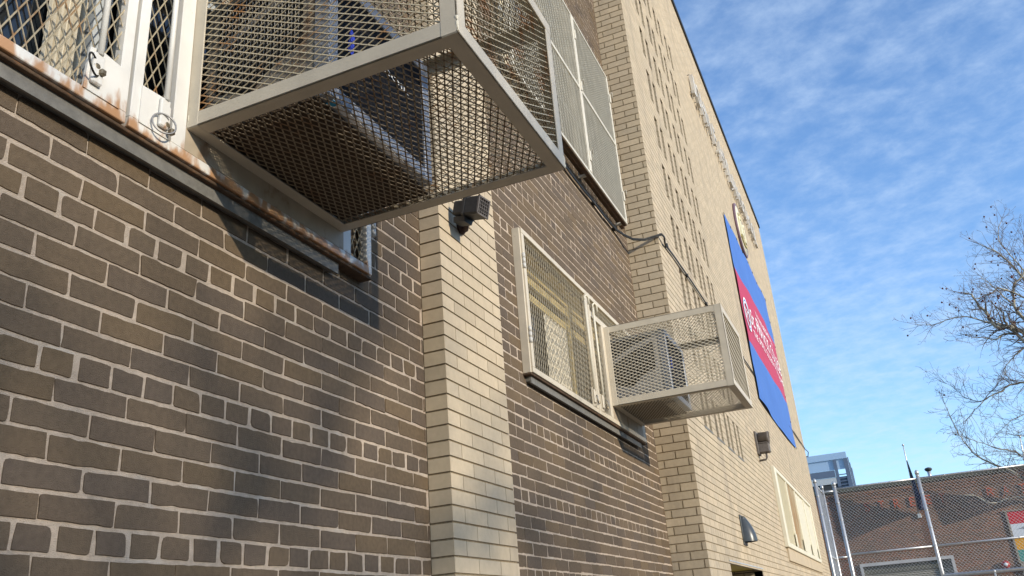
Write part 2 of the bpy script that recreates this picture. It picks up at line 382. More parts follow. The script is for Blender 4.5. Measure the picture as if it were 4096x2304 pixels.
def lay(mb, F, u0, u1, z0, z1, p, zref, pitch, joint, pal, rough, depth, excl=(), head=6, hoff=0.0, soff=0.0, vj=None, deep=0.0, var=0.10):
    vj = joint if vj is None else vj
    n0 = int(math.floor((z0 - zref) / p + 1e-6)); n1 = int(math.ceil((z1 - zref) / p - 1e-6))
    for n in range(n0, n1):
        zb = max(z0, zref + n * p + joint / 2); zt = min(z1, zref + (n + 1) * p - joint / 2)
        if zt - zb < 0.008: continue
        zm = (zb + zt) / 2
        hd = head and n % head == 0
        w = pitch / 2 if hd else pitch
        off = (hoff if hd else soff + (n % 2) * pitch / 2)
        k = int(math.floor((u0 - off) / w))
        while off + k * w < u1:
            a = off + k * w + vj / 2; b = off + (k + 1) * w - vj / 2; k += 1
            a += random.gauss(0, 0.0012) * rough; b += random.gauss(0, 0.0012) * rough
            if hd and rough: a += random.uniform(0.0, 0.006); b -= random.uniform(0.0, 0.006)
            segs = [(max(a, u0), min(b, u1), False, False)]
            for (ea, eb, za, zc) in excl:
                if za < zm < zc:
                    ns = []
                    for (s0, s1, d0, d1) in segs:
                        if s1 <= ea - 1e-6 or s0 >= eb + 1e-6: ns.append((s0, s1, d0, d1)); continue
                        if s0 < ea: ns.append((s0, ea, d0, True))
                        if s1 > eb: ns.append((eb, s1, True, d1))
                    segs = ns
            for (s0, s1, d0, d1) in segs:
                if s1 - s0 < 0.012: continue
                c = random.choice(pal); q = 1 + random.uniform(-var, var)
                c = (c[0] * q, c[1] * q, c[2] * q)
                # bricks at an opening reach back into it
                dd = depth
                if deep:
                    for (ea, eb, za, zc) in excl:
                        if za < zm < zc and (abs(s1 - ea) < 0.02 or abs(s0 - eb) < 0.02): dd = deep
                po = outline(s0, s1, zb, zt, rough, 1.5 if hd else 1.0)
                if rough:
                    m = len(po); pr = random.gauss(0, 0.0006)
                    cu = (s0 + s1) / 2
                    inn = [(x + (0.0008 if x < cu else -0.0008), y + (0.0008 if y < zm else -0.0008)) for x, y in po]
                    vs = [F(x, y, pr) for x, y in inn] + [F(x, y, pr - 0.0009) for x, y in po] + [F(x, y, -dd) for x, y in po]
                    fs = [tuple(range(m))] + [(i, m + i, m + (i + 1) % m, (i + 1) % m) for i in range(m)] + [(m + i, 2 * m + i, 2 * m + (i + 1) % m, m + (i + 1) % m) for i in range(m)]
                else:
                    m = 4
                    vs = [F(x, y, 0) for x, y in po] + [F(x, y, -dd) for x, y in po]
                    fs = [(0, 1, 2, 3)] + [(i, 4 + i, 4 + (i + 1) % 4, (i + 1) % 4) for i in range(4)]
                mb.add(vs, fs, c)

def sheet(mb, F, u0, u1, z0, z1, c, excl=(), col=None):
    us = sorted({u0, u1} | {min(max(e, u0), u1) for x in excl for e in x[:2]}); zs = sorted({z0, z1} | {min(max(e, z0), z1) for x in excl for e in x[2:]})
    for i in range(len(us) - 1):
        for j in range(len(zs) - 1):
            um = (us[i] + us[i + 1]) / 2; zm = (zs[j] + zs[j + 1]) / 2
            if any(a < um < b and d < zm < e for a, b, d, e in excl): continue
            mb.quad(F(us[i], zs[j], c), F(us[i + 1], zs[j], c), F(us[i + 1], zs[j + 1], c), F(us[i], zs[j + 1], c), col)

# ------------------------------------------------------------------ ground
def structure(name, mb, m):
    o = mb.build(name, m); o['kind'] = 'structure'; return o
g = MB(); g.quad((-300, -300, -0.14), (300, -300, -0.14), (300, 400, -0.14), (-300, 400, -0.14)); structure("ground", g, m_asphalt)
g = MB(); g.box(0.0, 3.4, -40, 30, -0.3, 0.0); structure("pavement", g, m_pave)
g = MB(); g.quad((-300, 30.5, -0.136), (300, 30.5, -0.136), (300, 37.0, -0.136), (-300, 37.0, -0.136)); structure("road", g, m_asphalt)

# ------------------------------------------------------------------ the school
PY0, PY1, PY2, TY0, TY1 = 3.137, 3.79, 7.335, 7.335, 21.75
TX = 0.308
ROOF = 11.28
CP = 0.0668; CZ = 1.8405; BP = 0.2092
W1 = (0.17, 2.63, 2.95, 3.86)      # guard 1 outline: Y0 Y1 Z0 Z1
W2 = (4.305, 6.79, 2.972, 3.893)
W3 = (4.35, 7.02, 5.155, 6.78)
school = thing("school_building", "long school building of brown and buff brick with guarded windows and perforated brickwork", "building", (0, 7.3, 0))

ex1 = [(0.28, 2.52, 2.985, 3.79)]
mb = MB(); lay(mb, FX(0), -2.2, PY0 - 0.004, 0.0, 5.0, CP, CZ, BP, 0.0110, BROWN, 1, 0.03, ex1, 6, 1.283, 1.233, vj=0.0088, var=0.06)
lay(mb, FX(0), -2.2, PY0 - 0.004, 5.0, 10.6, CP, CZ, BP, 0.0105, BROWN, 0, 0.03, ex1, 6, 1.283, 1.233)
wall1 = mb.build("brown_brick_wall", m_brown, school)
mo = MB(); sheet(mo, FX(0), -2.2, PY0, 0, 10.6, -0.0034, ex1); mo.build("mortar", m_mortar, wall1)
ex2 = [(4.42, 6.68, 3.0, 3.86), (W3[0] + 0.06, 6.96, W3[2] + 0.02, W3[3] - 0.02)]
mb = MB(); lay(mb, FX(0), PY1, PY2, 0.0, 10.6, CP, CZ, BP, 0.0105, BROWN, 1, 0.03, ex2, 6, 3.83, 3.83, vj=0.009)
wall2 = mb.build("brown_brick_wall", m_brown, school)
mo = MB(); sheet(mo, FX(0), PY1, PY2, 0, 10.6, -0.0025, ex2); mo.build("mortar", m_mortar, wall2)

# buff pilaster between the two brown panels
PX = 0.105
mb = MB()
lay(mb, FX(PX), PY0 + 0.0006, PY1 - 0.0006, 0.0, 10.6, CP, CZ + 0.003, 0.222, 0.0085, BUFF, 0, 0.03, (), 0, 0, PY0 + 0.003, vj=0.0045, var=0.085)
lay(mb, FY(PY0), 0.0, PX - 0.0005, 0.0, 10.6, CP, CZ + 0.003, 0.4, 0.0085, BUFF, 0, 0.03, (), 0, 0, -0.01, var=0.085)
back = frame((0, PY1, 0), (-1, 0, 0), (0, 0, 1), (0, 1, 0))
lay(mb, back, -PX + 0.0005, 0, 0.0, 10.6, CP, CZ + 0.003, 0.4, 0.0085, BUFF, 0, 0.03, (), 0, 0, -0.3, var=0.085)
pil = mb.build("pilaster", m_yellow, school)
mo = MB(); mo.box(-0.05, PX - 0.006, PY0 + 0.006, PY1 - 0.006, 0, 10.6); mo.build("mortar", m_ymortar, pil)

# the buff block: perforated panel, door recess
TP = 0.0704; TZ = 8.19; TB = 0.215
slots = []
for r in range(-2, 8):
    zt = TZ - r * 9 * TP
    for k in range(4):
        for q in (0, 0.2655):
            a = 8.205 + 0.645 * k + q
            slots.append((a, a + 0.135, zt - 6 * TP, zt))
door = (8.35, 10.47, -0.2, 2.09)
ext = slots + [door]
mb = MB()
lay(mb, FX(TX), TY0 + 0.0006, TY1 - 0.0006, 0.0, ROOF, TP, TZ, TB, 0.0085, BUFF, 0, 0.03, ext, 6, TY0 + 0.0, TY0 + 0.002, vj=0.005, deep=0.10, var=0.085)
lay(mb, FY(TY0), 0.0, TX - 0.0005, 0.0, ROOF, TP, TZ, 0.2155, 0.0095, BUFF, 0, 0.03, (), 0, 0, 0.055, vj=0.0105, var=0.085)
far = frame((0, TY1, 0), (-1, 0, 0), (0, 0, 1), (0, 1, 0))
lay(mb, far, -TX + 0.0005, 9.0, 0.0, ROOF, TP, TZ, TB, 0.0085, BUFF, 0, 0.03, (), 0, 0, 0.0, var=0.085)
tower = mb.build("buff_brick_wall", m_yellow, school)
mo = MB(); sheet(mo, FX(TX), TY0 + 0.006, TY1 - 0.006, 0, ROOF, -0.006, ext)
mo.quad((0, TY0 + 0.006, 0), (TX - 0.006, TY0 + 0.006, 0), (TX - 0.006, TY0 + 0.006, ROOF), (0, TY0 + 0.006, ROOF))
mo.quad((TX - 0.006, TY1 - 0.006, 0), (-9, TY1 - 0.006, 0), (-9, TY1 - 0.006, ROOF), (TX - 0.006, TY1 - 0.006, ROOF))
for (a, b, z0, z1) in slots:                                   # the cheeks of every slot
    x0 = TX - 0.105; x1 = TX - 0.008
    mo.quad((x0, a - 0.004, z0), (x1, a - 0.004, z0), (x1, a - 0.004, z1), (x0, a - 0.004, z1))
    mo.quad((x0, b + 0.004, z0), (x1, b + 0.004, z0), (x1, b + 0.004, z1), (x0, b + 0.004, z1))
    mo.quad((x0, a - 0.004, z0), (x1, a - 0.004, z0), (x1, b + 0.004, z0), (x0, b + 0.004, z0))
mo.build("mortar", m_ymortar, tower)
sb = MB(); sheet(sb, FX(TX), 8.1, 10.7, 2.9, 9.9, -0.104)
for (a, b, z0, z1) in slots: sb.box(TX - 0.103, TX - 0.009, a - 0.003, b + 0.003, z1 - 0.002, z1 + 0.03)  # dark blocks: the unlit shade of each slot's soffit, put in as colour
sb.build("slot_backing_and_shade", m_slot, tower)
sb = MB()
for k in range(4):
    a = 8.205 + 0.645 * k; zb = TZ - 7 * 9 * TP - 6 * TP
    sb = MB(); sb.box(TX - 0.09, TX + 0.004, a - 0.01, a + 0.41, zb - 0.012, zb + 0.012); sb.build("slate_sill", m_sill, school)
cp = MB(); cp.box(-9.0, TX + 0.03, TY0 - 0.03, TY1 + 0.03, ROOF, ROOF + 0.10); cp.box(-9.0, TX + 0.02, TY0 - 0.02, TY1 + 0.02, ROOF + 0.10, ROOF + 0.13)
cp.box(-9.0, 0.05, -2.2, TY0 - 0.05, 10.6, 10.72)
cp.build("coping", m_coping, school)
sh = MB(); sh.box(-9.0, -0.35, -2.2, TY0 - 0.01, 0, 10.59); sh.box(-8.9, -0.35, TY0 + 0.1, TY1 - 0.1, 0, ROOF - 0.01); sh.build("inner_shell", m_inner, school)
# door recess
dr = MB()
dr.quad((TX - 0.02, door[0], door[3]), (TX - 0.02, door[1], door[3]), (-0.33, door[1], door[3]), (-0.33, door[0], door[3]))
sf = dr.build("door_soffit", m_soffit, school)
dr = MB()
dr.box(TX - 0.03, TX + 0.004, door[0] - 0.02, door[1] + 0.02, door[3] - 0.004, door[3] + 0.008)
dr.build("door_lintel", m_wframe, school)
dr = MB()
jl = frame((0, door[1], 0), (1, 0, 0), (0, 0, 1), (0, -1, 0))
lay(dr, jl, -0.33, TX - 0.001, 0.0, door[3] - 0.005, TP, TZ, TB, 0.0085, BUFF, 0, 0.02, (), 0, 0, 0.09, var=0.085)
dr.build("door_jamb", m_yellow, school); dr = MB()
jr = frame((0, door[0], 0), (-1, 0, 0), (0, 0, 1), (0, 1, 0))
lay(dr, jr, -TX + 0.001, 0.33, 0.0, door[3] - 0.005, TP, TZ, TB, 0.0085, BUFF, 0, 0.02, (), 0, 0, 0.09, var=0.085)
dr.build("door_jamb", m_yellow, school)
dr = MB(); dr.box(-0.34, -0.30, door[0] + 0.03, door[1] - 0.03, 0, door[3] - 0.12)
dleaf = dr.build("door", m_sconce, school)
dr = MB(); dr.box(-0.31, -0.26, 9.36, 9.40, 0.9, 1.2); dr.build("handle", m_galv, dleaf)
# roof clutter
rb = MB(); rb.tube([(0.1, 17.1, ROOF + 0.16), (0.1, 17.1, ROOF + 0.62)], 0.03, 6); rb.tube([(0.1, 17.1, ROOF + 0.55), (0.1, 17.35, ROOF + 0.62)], 0.02, 6)
rb.build("roof_spike", m_coping, school)
rb = MB(); rb.tube([(0.1, 21.1, ROOF + 0.16), (0.1, 21.1, ROOF + 0.75)], 0.02, 6); rb.build("roof_spike", m_coping, school)

# windows behind the guards
def window(y0, y1, z0, z1, n, transoms, mframe, curtains, x=-0.12, bright=()):
    f = MB()
    w = 0.055
    f.box(x - 0.03, x + 0.03, y0, y1, z0, z0 + w); f.box(x - 0.03, x + 0.03, y0, y1, z1 - w, z1)
    for i in range(n + 1):
        y = y0 + (y1 - y0 - w) * i / n
        f.box(x - 0.028, x + 0.028, y, y + w, z0 + w, z1 - w)
    for t in transoms:
        for i in range(n):
            a = y0 + (y1 - y0 - w) * i / n + w; b = y0 + (y1 - y0 - w) * (i + 1) / n
            f.box(x - 0.025, x + 0.026, a, b, t, t + 0.05)
    win = f.build("window", mframe, school)
    p = MB(); p.quad((x - 0.02, y0, z0), (x - 0.02, y1, z0), (x - 0.02, y1, z1), (x - 0.02, y0, z1)); p.build("pane", m_glass, win)
    for (a, b, za, zb) in curtains:
        c = MB(); k = 40
        for i in range(k):
            ya = a + (b - a) * i / k; yb = a + (b - a) * (i + 1) / k
            xa = x + 0.012 + 0.012 * math.sin(i * 1.1); xb = x + 0.012 + 0.012 * math.sin((i + 1) * 1.1)
            c.quad((xa, ya, za), (xb, yb, za), (xb, yb, zb), (xa, ya, zb))
        c.build("curtain", m_curtain, win)
    r = MB()                                                     # reveal round the opening
    for (a0, a1, b0, b1) in ((y0 - 0.01, y1 + 0.01, z0 - 0.012, z0), (y0 - 0.01, y1 + 0.01, z1, z1 + 0.012)):
        r.box(x - 0.03, -0.004, a0, a1, b0, b1)
    r.box(x - 0.03, -0.004, y0 - 0.012, y0, z0, z1); r.box(x - 0.03, -0.004, y1, y1 + 0.012, z0, z1)
    r.build("reveal", mframe, win)
    return win
window(0.29, 2.51, 2.995, 3.78, 4, (), m_wframe, [(1.24, 1.36, 3.05, 3.73), (1.46, 1.53, 3.05, 3.73), (0.42, 0.62, 3.05, 3.73)])
window(4.43, 6.67, 3.01, 3.85, 2, (3.60, 3.72), m_yframe, [(5.05, 5.50, 3.07, 3.60)])
window(4.42, 6.95, 5.18, 6.75, 5, (5.9,), m_wframe, [(4.6, 5.0, 5.24, 6.7), (5.45, 5.75, 5.24, 6.7), (6.3, 6.45, 5.24, 6.7)])
def sill(y0, y1, z):
    s = MB(); s.box(-0.02, 0.034, y0, y1, z - 0.030, z); s.box(0.026, 0.034, y0, y1, z - 0.042, z - 0.030); return s.build("window_sill", m_sill, school)
sill(0.0, 2.43, 2.938); sill(4.34, 6.70, 2.962)
s = MB(); s.box(-0.1, 0.03, W3[0], 7.2, 5.125, 5.165); s.build("window_sill", m_rusty, school)

# ------------------------------------------------------------------ expanded metal
def emesh(mb, F, W_, H_, lwd, swd, w, t, a0=0.0, b0=0.0, swap=False, tilt=0.22):
    """diamond mesh filling W x H; the long way of the diamond lies along a (or b when swap)"""
    if swap: G = lambda a, b, c: F(b, a, c); W_, H_ = H_, W_; a0, b0 = b0, a0
    else: G = F
    hl = lwd / 2; hs = swd / 2
    nx = int(W_ / hl) + 1
    ang = math.atan2(hs, hl); ww = w / math.cos(ang) / 2
    for k in range(-1, int(H_ / hs) + 1):
        run = []
        def flush(run):
            if len(run) < 2: return
            vs = []; fs = []
            for (a, b, s) in run:
                vs += [G(a0 + a, b0 + b - ww, -t / 2 + s), G(a0 + a, b0 + b + ww, -t / 2 - s), G(a0 + a, b0 + b + ww, t / 2 - s), G(a0 + a, b0 + b - ww, t / 2 + s)]
            for i in range(len(run) - 1):
                o = 4 * i
                for q in range(4): fs.append((o + q, o + (q + 1) % 4, o + 4 + (q + 1) % 4, o + 4 + q))
            mb.add(vs, fs)
        prev = None
        for i in range(nx + 1):
            a = i * hl; b = k * hs + (hs if (i + k) % 2 else 0)
            if a > W_:
                if prev: b = prev[1] + (b - prev[1]) * (W_ - prev[0]) / hl; a = W_
            ok = 0 <= b <= H_
            if ok: run.append((a, b, w * tilt)); 
            else:
                flush(run); run = []
            prev = (a, b)
        flush(run)

def ring(mb, c, n, r, rt, k=20):
    n = Vector(n).normalized(); a = n.orthogonal().normalized(); b = n.cross(a); c = Vector(c)
    mb.tube([tuple(c + a * r * math.cos(t * 2 * math.pi / k) + b * r * math.sin(t * 2 * math.pi / k)) for t in range(k + 1)], rt, 6, cap=False)

# ------------------------------------------------------------------ window guards with cages
def guard(name, label, Wd, ymeet, mframe, mmesh, lwd, swd, cage, topbar, hinges, loc):
    y0, y1, z0, z1 = Wd
    G = thing(name, label, "window guard", loc, "window guards on the school wall")
    f = MB(); e = 0.0                                            # outer frame: a channel standing off the wall
    f.bbox(0.0, 0.050, y0, y0 + 0.012, z0, z1, 0.002); f.bbox(0.0, 0.050, y1 - 0.012, y1, z0, z1, 0.002)
    f.bbox(0.0, 0.050, y0 + 0.012, y1 - 0.012, z1 - 0.010, z1, 0.002)
    f.build("outer_frame", mframe, G)
    f = MB(); f.bbox(0.0, 0.052, y0 - 0.002, y1 + 0.002, z0 - 0.012, z0 - 0.001, 0.002); f.build("bottom_channel", m_rusty, G)
    rail = 0.034; gap = 0.006
    leaves = ((y0 + 0.012, ymeet - gap), (ymeet + gap, y1 - 0.012))
    for i, (a, b) in enumerate(leaves):
        f = MB()
        f.bbox(0.030, 0.062, a, b, z0 + 0.001, z0 + rail, 0.002); f.bbox(0.030, 0.062, a, b, z1 - rail, z1 - 0.001, 0.002)
        f.bbox(0.031, 0.0615, a, a + rail, z0 + rail, z1 - rail, 0.002); f.bbox(0.031, 0.0615, b - rail, b, z0 + rail, z1 - rail, 0.002)
        if i == 1:                                               # opening frame the cage is welded to
            f.bbox(0.033, 0.061, a + rail, b - rail, cage[3] + 0.0, cage[3] + 0.045, 0.002)
            for q in (cage[0] - 0.054, cage[1] + 0.002): f.bbox(0.0335, 0.0608, q, q + 0.052, z0 + rail, cage[3], 0.002)
        leaf = f.build("leaf", mframe, G)
        if i == 1:
            bpz = MB(); bpz.bbox(0.036, 0.060, cage[0] - 0.035, cage[1] + 0.03, z0 + rail, cage[2] + 0.004, 0.002); bpz.build("base_plate", m_plate, leaf)
        m = MB(); Fm = FX(0.046)
        if i == 0:
            emesh(m, Fm, b - a - 2 * rail + 0.02, z1 - z0 - 2 * rail + 0.02, swd, lwd, 0.0042, 0.003, a + rail - 0.01, z0 + rail - 0.01, False) if False else \
                emesh(m, Fm, b - a - 2 * rail + 0.02, z1 - z0 - 2 * rail + 0.02, lwd, swd, 0.0038, 0.003, a + rail - 0.01, z0 + rail - 0.01, True)
        else:
            zt = cage[3] + 0.045
            emesh(m, Fm, b - a - 2 * rail + 0.02, z1 - rail - zt + 0.01, lwd, swd, 0.0038, 0.003, a + rail - 0.01, zt - 0.005, True)
            emesh(m, Fm, cage[0] - 0.05 - a - rail + 0.01, cage[3] - z0 - rail, lwd, swd, 0.0038, 0.003, a + rail - 0.01, z0 + rail - 0.005, True)
            emesh(m, Fm, b - rail - cage[1] - 0.05, cage[3] - z0 - rail, lwd, swd, 0.0038, 0.003, cage[1] + 0.05, z0 + rail - 0.005, True)
        m.build("mesh", mmesh, leaf)
        # cremone rod with its corner plates
        yr = (b - 0.115) if i == 0 else (a + (0.105 if mframe is m_whitep else 0.06))
        r = MB(); r.tube([(0.078, yr, z0 + 0.14), (0.078, yr, z1 - 0.11)], 0.0085, 10)
        if i == 0 or name == "window_guard":
            zt = z1 - 0.11                                       # hooked handle at the top
            r.tube([(0.078, yr, zt - 0.01), (0.078, yr - 0.004, zt + 0.02), (0.09, yr + 0.01, zt + 0.035), (0.098, yr + 0.03, zt + 0.02), (0.096, yr + 0.032, zt - 0.03)], 0.008, 8)
        r.build("bolt_rod", m_whitep if mframe is m_whitep else m_paint, leaf)
        pl = MB()
        if i == 0: poly = [(yr - 0.028, z0 + rail - 0.005), (b - rail + 0.006, z0 + rail - 0.005), (b - rail + 0.006, z0 + rail + 0.125), (yr + 0.012, z0 + rail + 0.135), (yr - 0.022, z0 + rail + 0.125)]
        else: poly = [(a + rail - 0.006, z0 + rail - 0.005), (yr + 0.03, z0 + rail - 0.005), (yr + 0.03, z0 + rail + 0.10), (yr, z0 + rail + 0.12), (a + rail - 0.006, z0 + rail + 0.115)]
        pl.prism(FX(0), poly, 0.058, 0.066)
        pl.bbox(0.066, 0.080, yr - 0.017, yr + 0.017, z0 + 0.05, z0 + 0.145, 0.004)
        pl.build("bolt_plate", mframe, leaf)
    for hy in hinges:
        for hz in (z0 + 0.23, z1 - 0.22):
            h = MB(); h.tube([(0.060, hy, hz - 0.05), (0.060, hy, hz + 0.05)], 0.009, 8)
            for q in (-0.05, -0.0165, 0.0165): h.tube([(0.060, hy, hz + q + 0.001), (0.060, hy, hz + q + 0.031)], 0.0105, 8)
            h.build("hinge", m_hinge, G)
    # the cage
    ca, cb, cz0, cz1, cx = cage
    c = MB(); w = 0.05; x0 = 0.0625
    k = 0.006
    ti = 0.005
    def angle(ax, p, L, du, dv):
        """an angle iron along axis ax from p for length L, flanges w wide towards du and dv"""
        a = [0, 0, 0]; a[ax] = 1
        u = Vector(du); v = Vector(dv)
        for (s, t) in ((u, v), (v, u)):
            A = Vector(p); q = [A, A + Vector(a) * L]
            lo = [min(A[i], A[i] + a[i] * L, A[i] + s[i] * w + a[i] * L, A[i] + t[i] * ti, A[i] + s[i] * w + t[i] * ti) for i in range(3)]
            hi = [max(A[i], A[i] + a[i] * L, A[i] + s[i] * w + a[i] * L, A[i] + t[i] * ti, A[i] + s[i] * w + t[i] * ti) for i in range(3)]
            c.bbox(lo[0], hi[0], lo[1], hi[1], lo[2], hi[2], 0.0012)
    Lx = cx - x0
    for (y, sy) in ((ca, 1), (cb, -1)):
        for (z, sz) in ((cz0, 1), (cz1, -1)):
            angle(0, (x0, y + sy * k * 0.0, z), Lx - 0.0015, (0, sy, 0), (0, 0, sz))
        angle(2, (cx + 0.001, y - sy * 0.0012, cz0 + 0.0008), cz1 - cz0 - 0.0016, (0, sy, 0), (-1, 0, 0))
        angle(2, (x0 - 0.012, y - sy * 0.0008, cz0 + 0.0012), cz1 - cz0 - 0.0024, (0, sy, 0), (1, 0, 0))
    for (z, sz) in ((cz0, 1), (cz1, -1)):
        angle(1, (cx + 0.0018, ca + 0.0006, z - sz * 0.0012), cb - ca - 0.0012, (0, 0, sz), (-1, 0, 0))
        angle(1, (x0 - 0.011, ca + 0.0006, z - sz * 0.0006), cb - ca - 0.0012, (0, 0, sz), (1, 0, 0))
    cg = c.build("cage", m_cpaint, G)
    i_ = 0.008
    for (nm, F_, Wm, Hm, ao, bo, swp) in (
        ("side_mesh", FY(ca + i_), Lx - 0.03, cz1 - cz0 - 0.04, x0 + 0.015, cz0 + 0.02, False),
        ("side_mesh", FY(cb - i_), Lx - 0.03, cz1 - cz0 - 0.04, x0 + 0.015, cz0 + 0.02, False),
        ("front_mesh", FX(cx - i_), cb - ca - 0.04, cz1 - cz0 - 0.04, ca + 0.02, cz0 + 0.02, False),
        ("bottom_mesh", frame((0, 0, cz0 + i_), (0, 1, 0), (1, 0, 0), (0, 0, -1)), cb - ca - 0.04, Lx - 0.03, ca + 0.02, x0 + 0.015, False),
        ("top_mesh", frame((0, 0, cz1 - i_), (0, 1, 0), (1, 0, 0), (0, 0, -1)), cb - ca - 0.04, Lx - 0.03, ca + 0.02, x0 + 0.015, False)):
        m = MB(); emesh(m, F_, Wm, Hm, 0.0505, 0.0252, 0.0038 if nm[0] in 'sf' else 0.0046, 0.0030 if nm[0] in 'sf' else 0.0012, ao, bo, swp, 0.22 if nm[0] in 'sf' else 0.0)
        m.build(nm, m_grime_shade if nm == 'bottom_mesh' and mframe is m_whitep else (mmesh if mframe is m_whitep else m_mesh2), cg)
    # weld beads at the lower corners
    for y in (ca + 0.003, cb - 0.003):
        wb = MB()
        pts = [(cx - 0.002, y, cz0 + 0.004 + 0.006 * q) for q in range(9)]
        wb.tube(pts, [0.004 + random.uniform(0, 0.003) for _ in pts], 6)
        wb.build("weld_bead", m_paint, cg); wb = MB()
        pts = [(x0 + 0.001, y, cz0 + 0.004 + 0.005 * q) for q in range(9)]
        wb.tube(pts, [0.003 + random.uniform(0, 0.003) for _ in pts], 6)
        wb.build("weld_bead", m_paint, cg)
    return G

CAGE1 = (1.609, 2.42, 3.058, 3.672, 0.962)
CAGE2 = (5.889, 6.70, 3.098, 3.712, 0.952)
guard("window_guard", "white rust stained window guard nearest the camera with the big mesh cage hanging overhead", W1, 1.397, m_whitep, m_mesh, 0.078, 0.0335, CAGE1, 3.67, (2.637,), (0.03, 1.4, 2.95))
guard("window_guard", "cream window guard in the farther brown wall, between the two buff brick piers", W2, 5.545, m_cpaint, m_mesh2, 0.076, 0.032, CAGE2, 3.71, (4.322,), (0.03, 5.5, 2.97))

# cable locks hanging at the meeting stiles
def cable_lock(label, y, z, r, tilt, mring):
    t = thing("cable_lock", label, "lock", (0.08, y, z), "cable locks on the window guards")
    c = MB(); ring(c, (0.086, y, z), (1, tilt, 0.15), r, 0.0028, 22); c.build("cable", mring, t)
    b = MB(); b.lathe((0.072, y + r * 0.55, z + r * 0.25), (1, 0, 0), [(0.006, 0), (0.011, 0.001), (0.011, 0.006), (0.007, 0.009), (0.005, 0.009)], 12)
    b.bbox(0.074, 0.092, y + r * 0.7, y + r * 0.7 + 0.016, z - r * 0.55, z - r * 0.55 + 0.018, 0.003)
    b.build("lock_body", m_lock, t)
cable_lock("black loop of cable with a round rusty lock on the white guard's left leaf", 1.255, 3.045, 0.030, 0.5, m_cable)
cable_lock("thin grey wire loop hanging low by the white post of the nearest cage", 1.500, 3.005, 0.034, -0.4, m_ring)
cable_lock("wire loop on the left leaf of the cream guard between the piers", 5.44, 3.045, 0.034, 0.4, m_ring)
cable_lock("wire loop at the foot of the smaller looking cage, right leaf", 5.63, 3.045, 0.036, 1.2, m_ring)

# ------------------------------------------------------------------ air conditioners in the cages
def aircon(label, ya, yb, z0, z1, xb, text):
    A = thing("air_conditioner", label, "air conditioner", (xb, (ya + yb) / 2, z0), "air conditioners in mesh cages")
    b = MB(); x0 = 0.02
    b.bbox(x0, xb - 0.055, ya, yb, z0, z1, 0.006)
    body = b.build("body", m_acrust if text else m_acbody, A)
    # louvred side openings facing the camera, cut on the slant
    for (ys, sg) in ((ya, -1), (yb, 1)):
        F_ = frame((0, ys, 0), (1, 0, 0), (0, 0, 1), (0, sg, 0))
        h = MB(); zA, zB = z0 + 0.10, z1 - 0.03
        H_ = zB - zA; X0, X1 = x0 + 0.05, xb - 0.10
        polys = ([(X0, zA + H_ * 0.62), (X0 + (X1 - X0) * 0.55, zA + H_ * 0.86), (X1, zA + H_ * 0.98), (X1, zB), (X0, zB)],
                 [(X0, zA + H_ * 0.10), (X0 + (X1 - X0) * 0.42, zA + 0.0), (X0 + (X1 - X0) * 0.72, zA + H_ * 0.22), (X1, zA + H_ * 0.30), (X1, zA + H_ * 0.86), (X0 + (X1 - X0) * 0.55, zA + H_ * 0.74), (X0, zA + H_ * 0.50)])
        for po in polys: h.prism(F_, po, 0.001, 0.004)
        vent = h.build("side_vent", m_black, body)
        l = MB()
        nn = int((X1 - X0) / 0.013)
        for i in range(1, nn):
            x = X0 + (X1 - X0) * i / nn
            l.tube([F_(x, zA + H_ * 0.1, 0.006), F_(x, zB, 0.006)], 0.0011, 4)
        l.build("vent_wires", m_acbody, vent)
    # galvanised back frame and the coil
    f = MB(); w = 0.042
    f.bbox(xb - 0.056, xb, ya - 0.004, ya + w, z0 - 0.006, z1 + 0.004, 0.003); f.bbox(xb - 0.056, xb, yb - w, yb + 0.004, z0 - 0.006, z1 + 0.004, 0.003)
    f.bbox(xb - 0.055, xb - 0.001, ya + w, yb - w, z0 - 0.006, z0 + w, 0.003); f.bbox(xb - 0.055, xb - 0.001, ya + w, yb - w, z1 - w, z1 + 0.004, 0.003)
    f.build("back_frame", m_acframe, A)
    c = MB(); c.quad((xb - 0.02, ya + w, z0 + w), (xb - 0.02, yb - w, z0 + w), (xb - 0.02, yb - w, z1 - w), (xb - 0.02, ya + w, z1 - w))
    for i in range(90):
        y = ya + w + (yb - ya - 2 * w) * (i + 0.5) / 90
        c.box(xb - 0.02, xb - 0.008, y, y + 0.0012, z0 + w, z1 - w)
    coil = c.build("condenser_coil", m_coil, A)
    if text: wall_text("printing", text, 0.030, 0.0006, (xb - 0.0065, 2.02, 3.385), (0, 1, 0), (0, 0, 1), (1, 0, 0), m_white, coil, width=0.17)
    st = MB(); st.prism(FX(xb), [(ya + 0.10, z0 + 0.22), (ya + 0.13, z0 + 0.21), (ya + 0.14, z0 + 0.30), (ya + 0.115, z0 + 0.32)], -0.006, -0.004)
    st.build("sticker", m_blue_s, A)
    if text:
        st = MB(); st.box(xb - 0.30, xb - 0.05, ya + 0.03, ya + 0.055, z0 - 0.004, z0 - 0.0015); st.box(0.468, 0.488, ya + 0.03, yb - 0.18, z0 - 0.0085, z0 - 0.0065)
        st.build("data_label", m_white, A)
        st = MB(); st.box(0.46, 0.489, ya + 0.03, ya + 0.055, z0 - 0.0115, z0 - 0.0095); st.build("sticker", m_cyan, A)
    return A

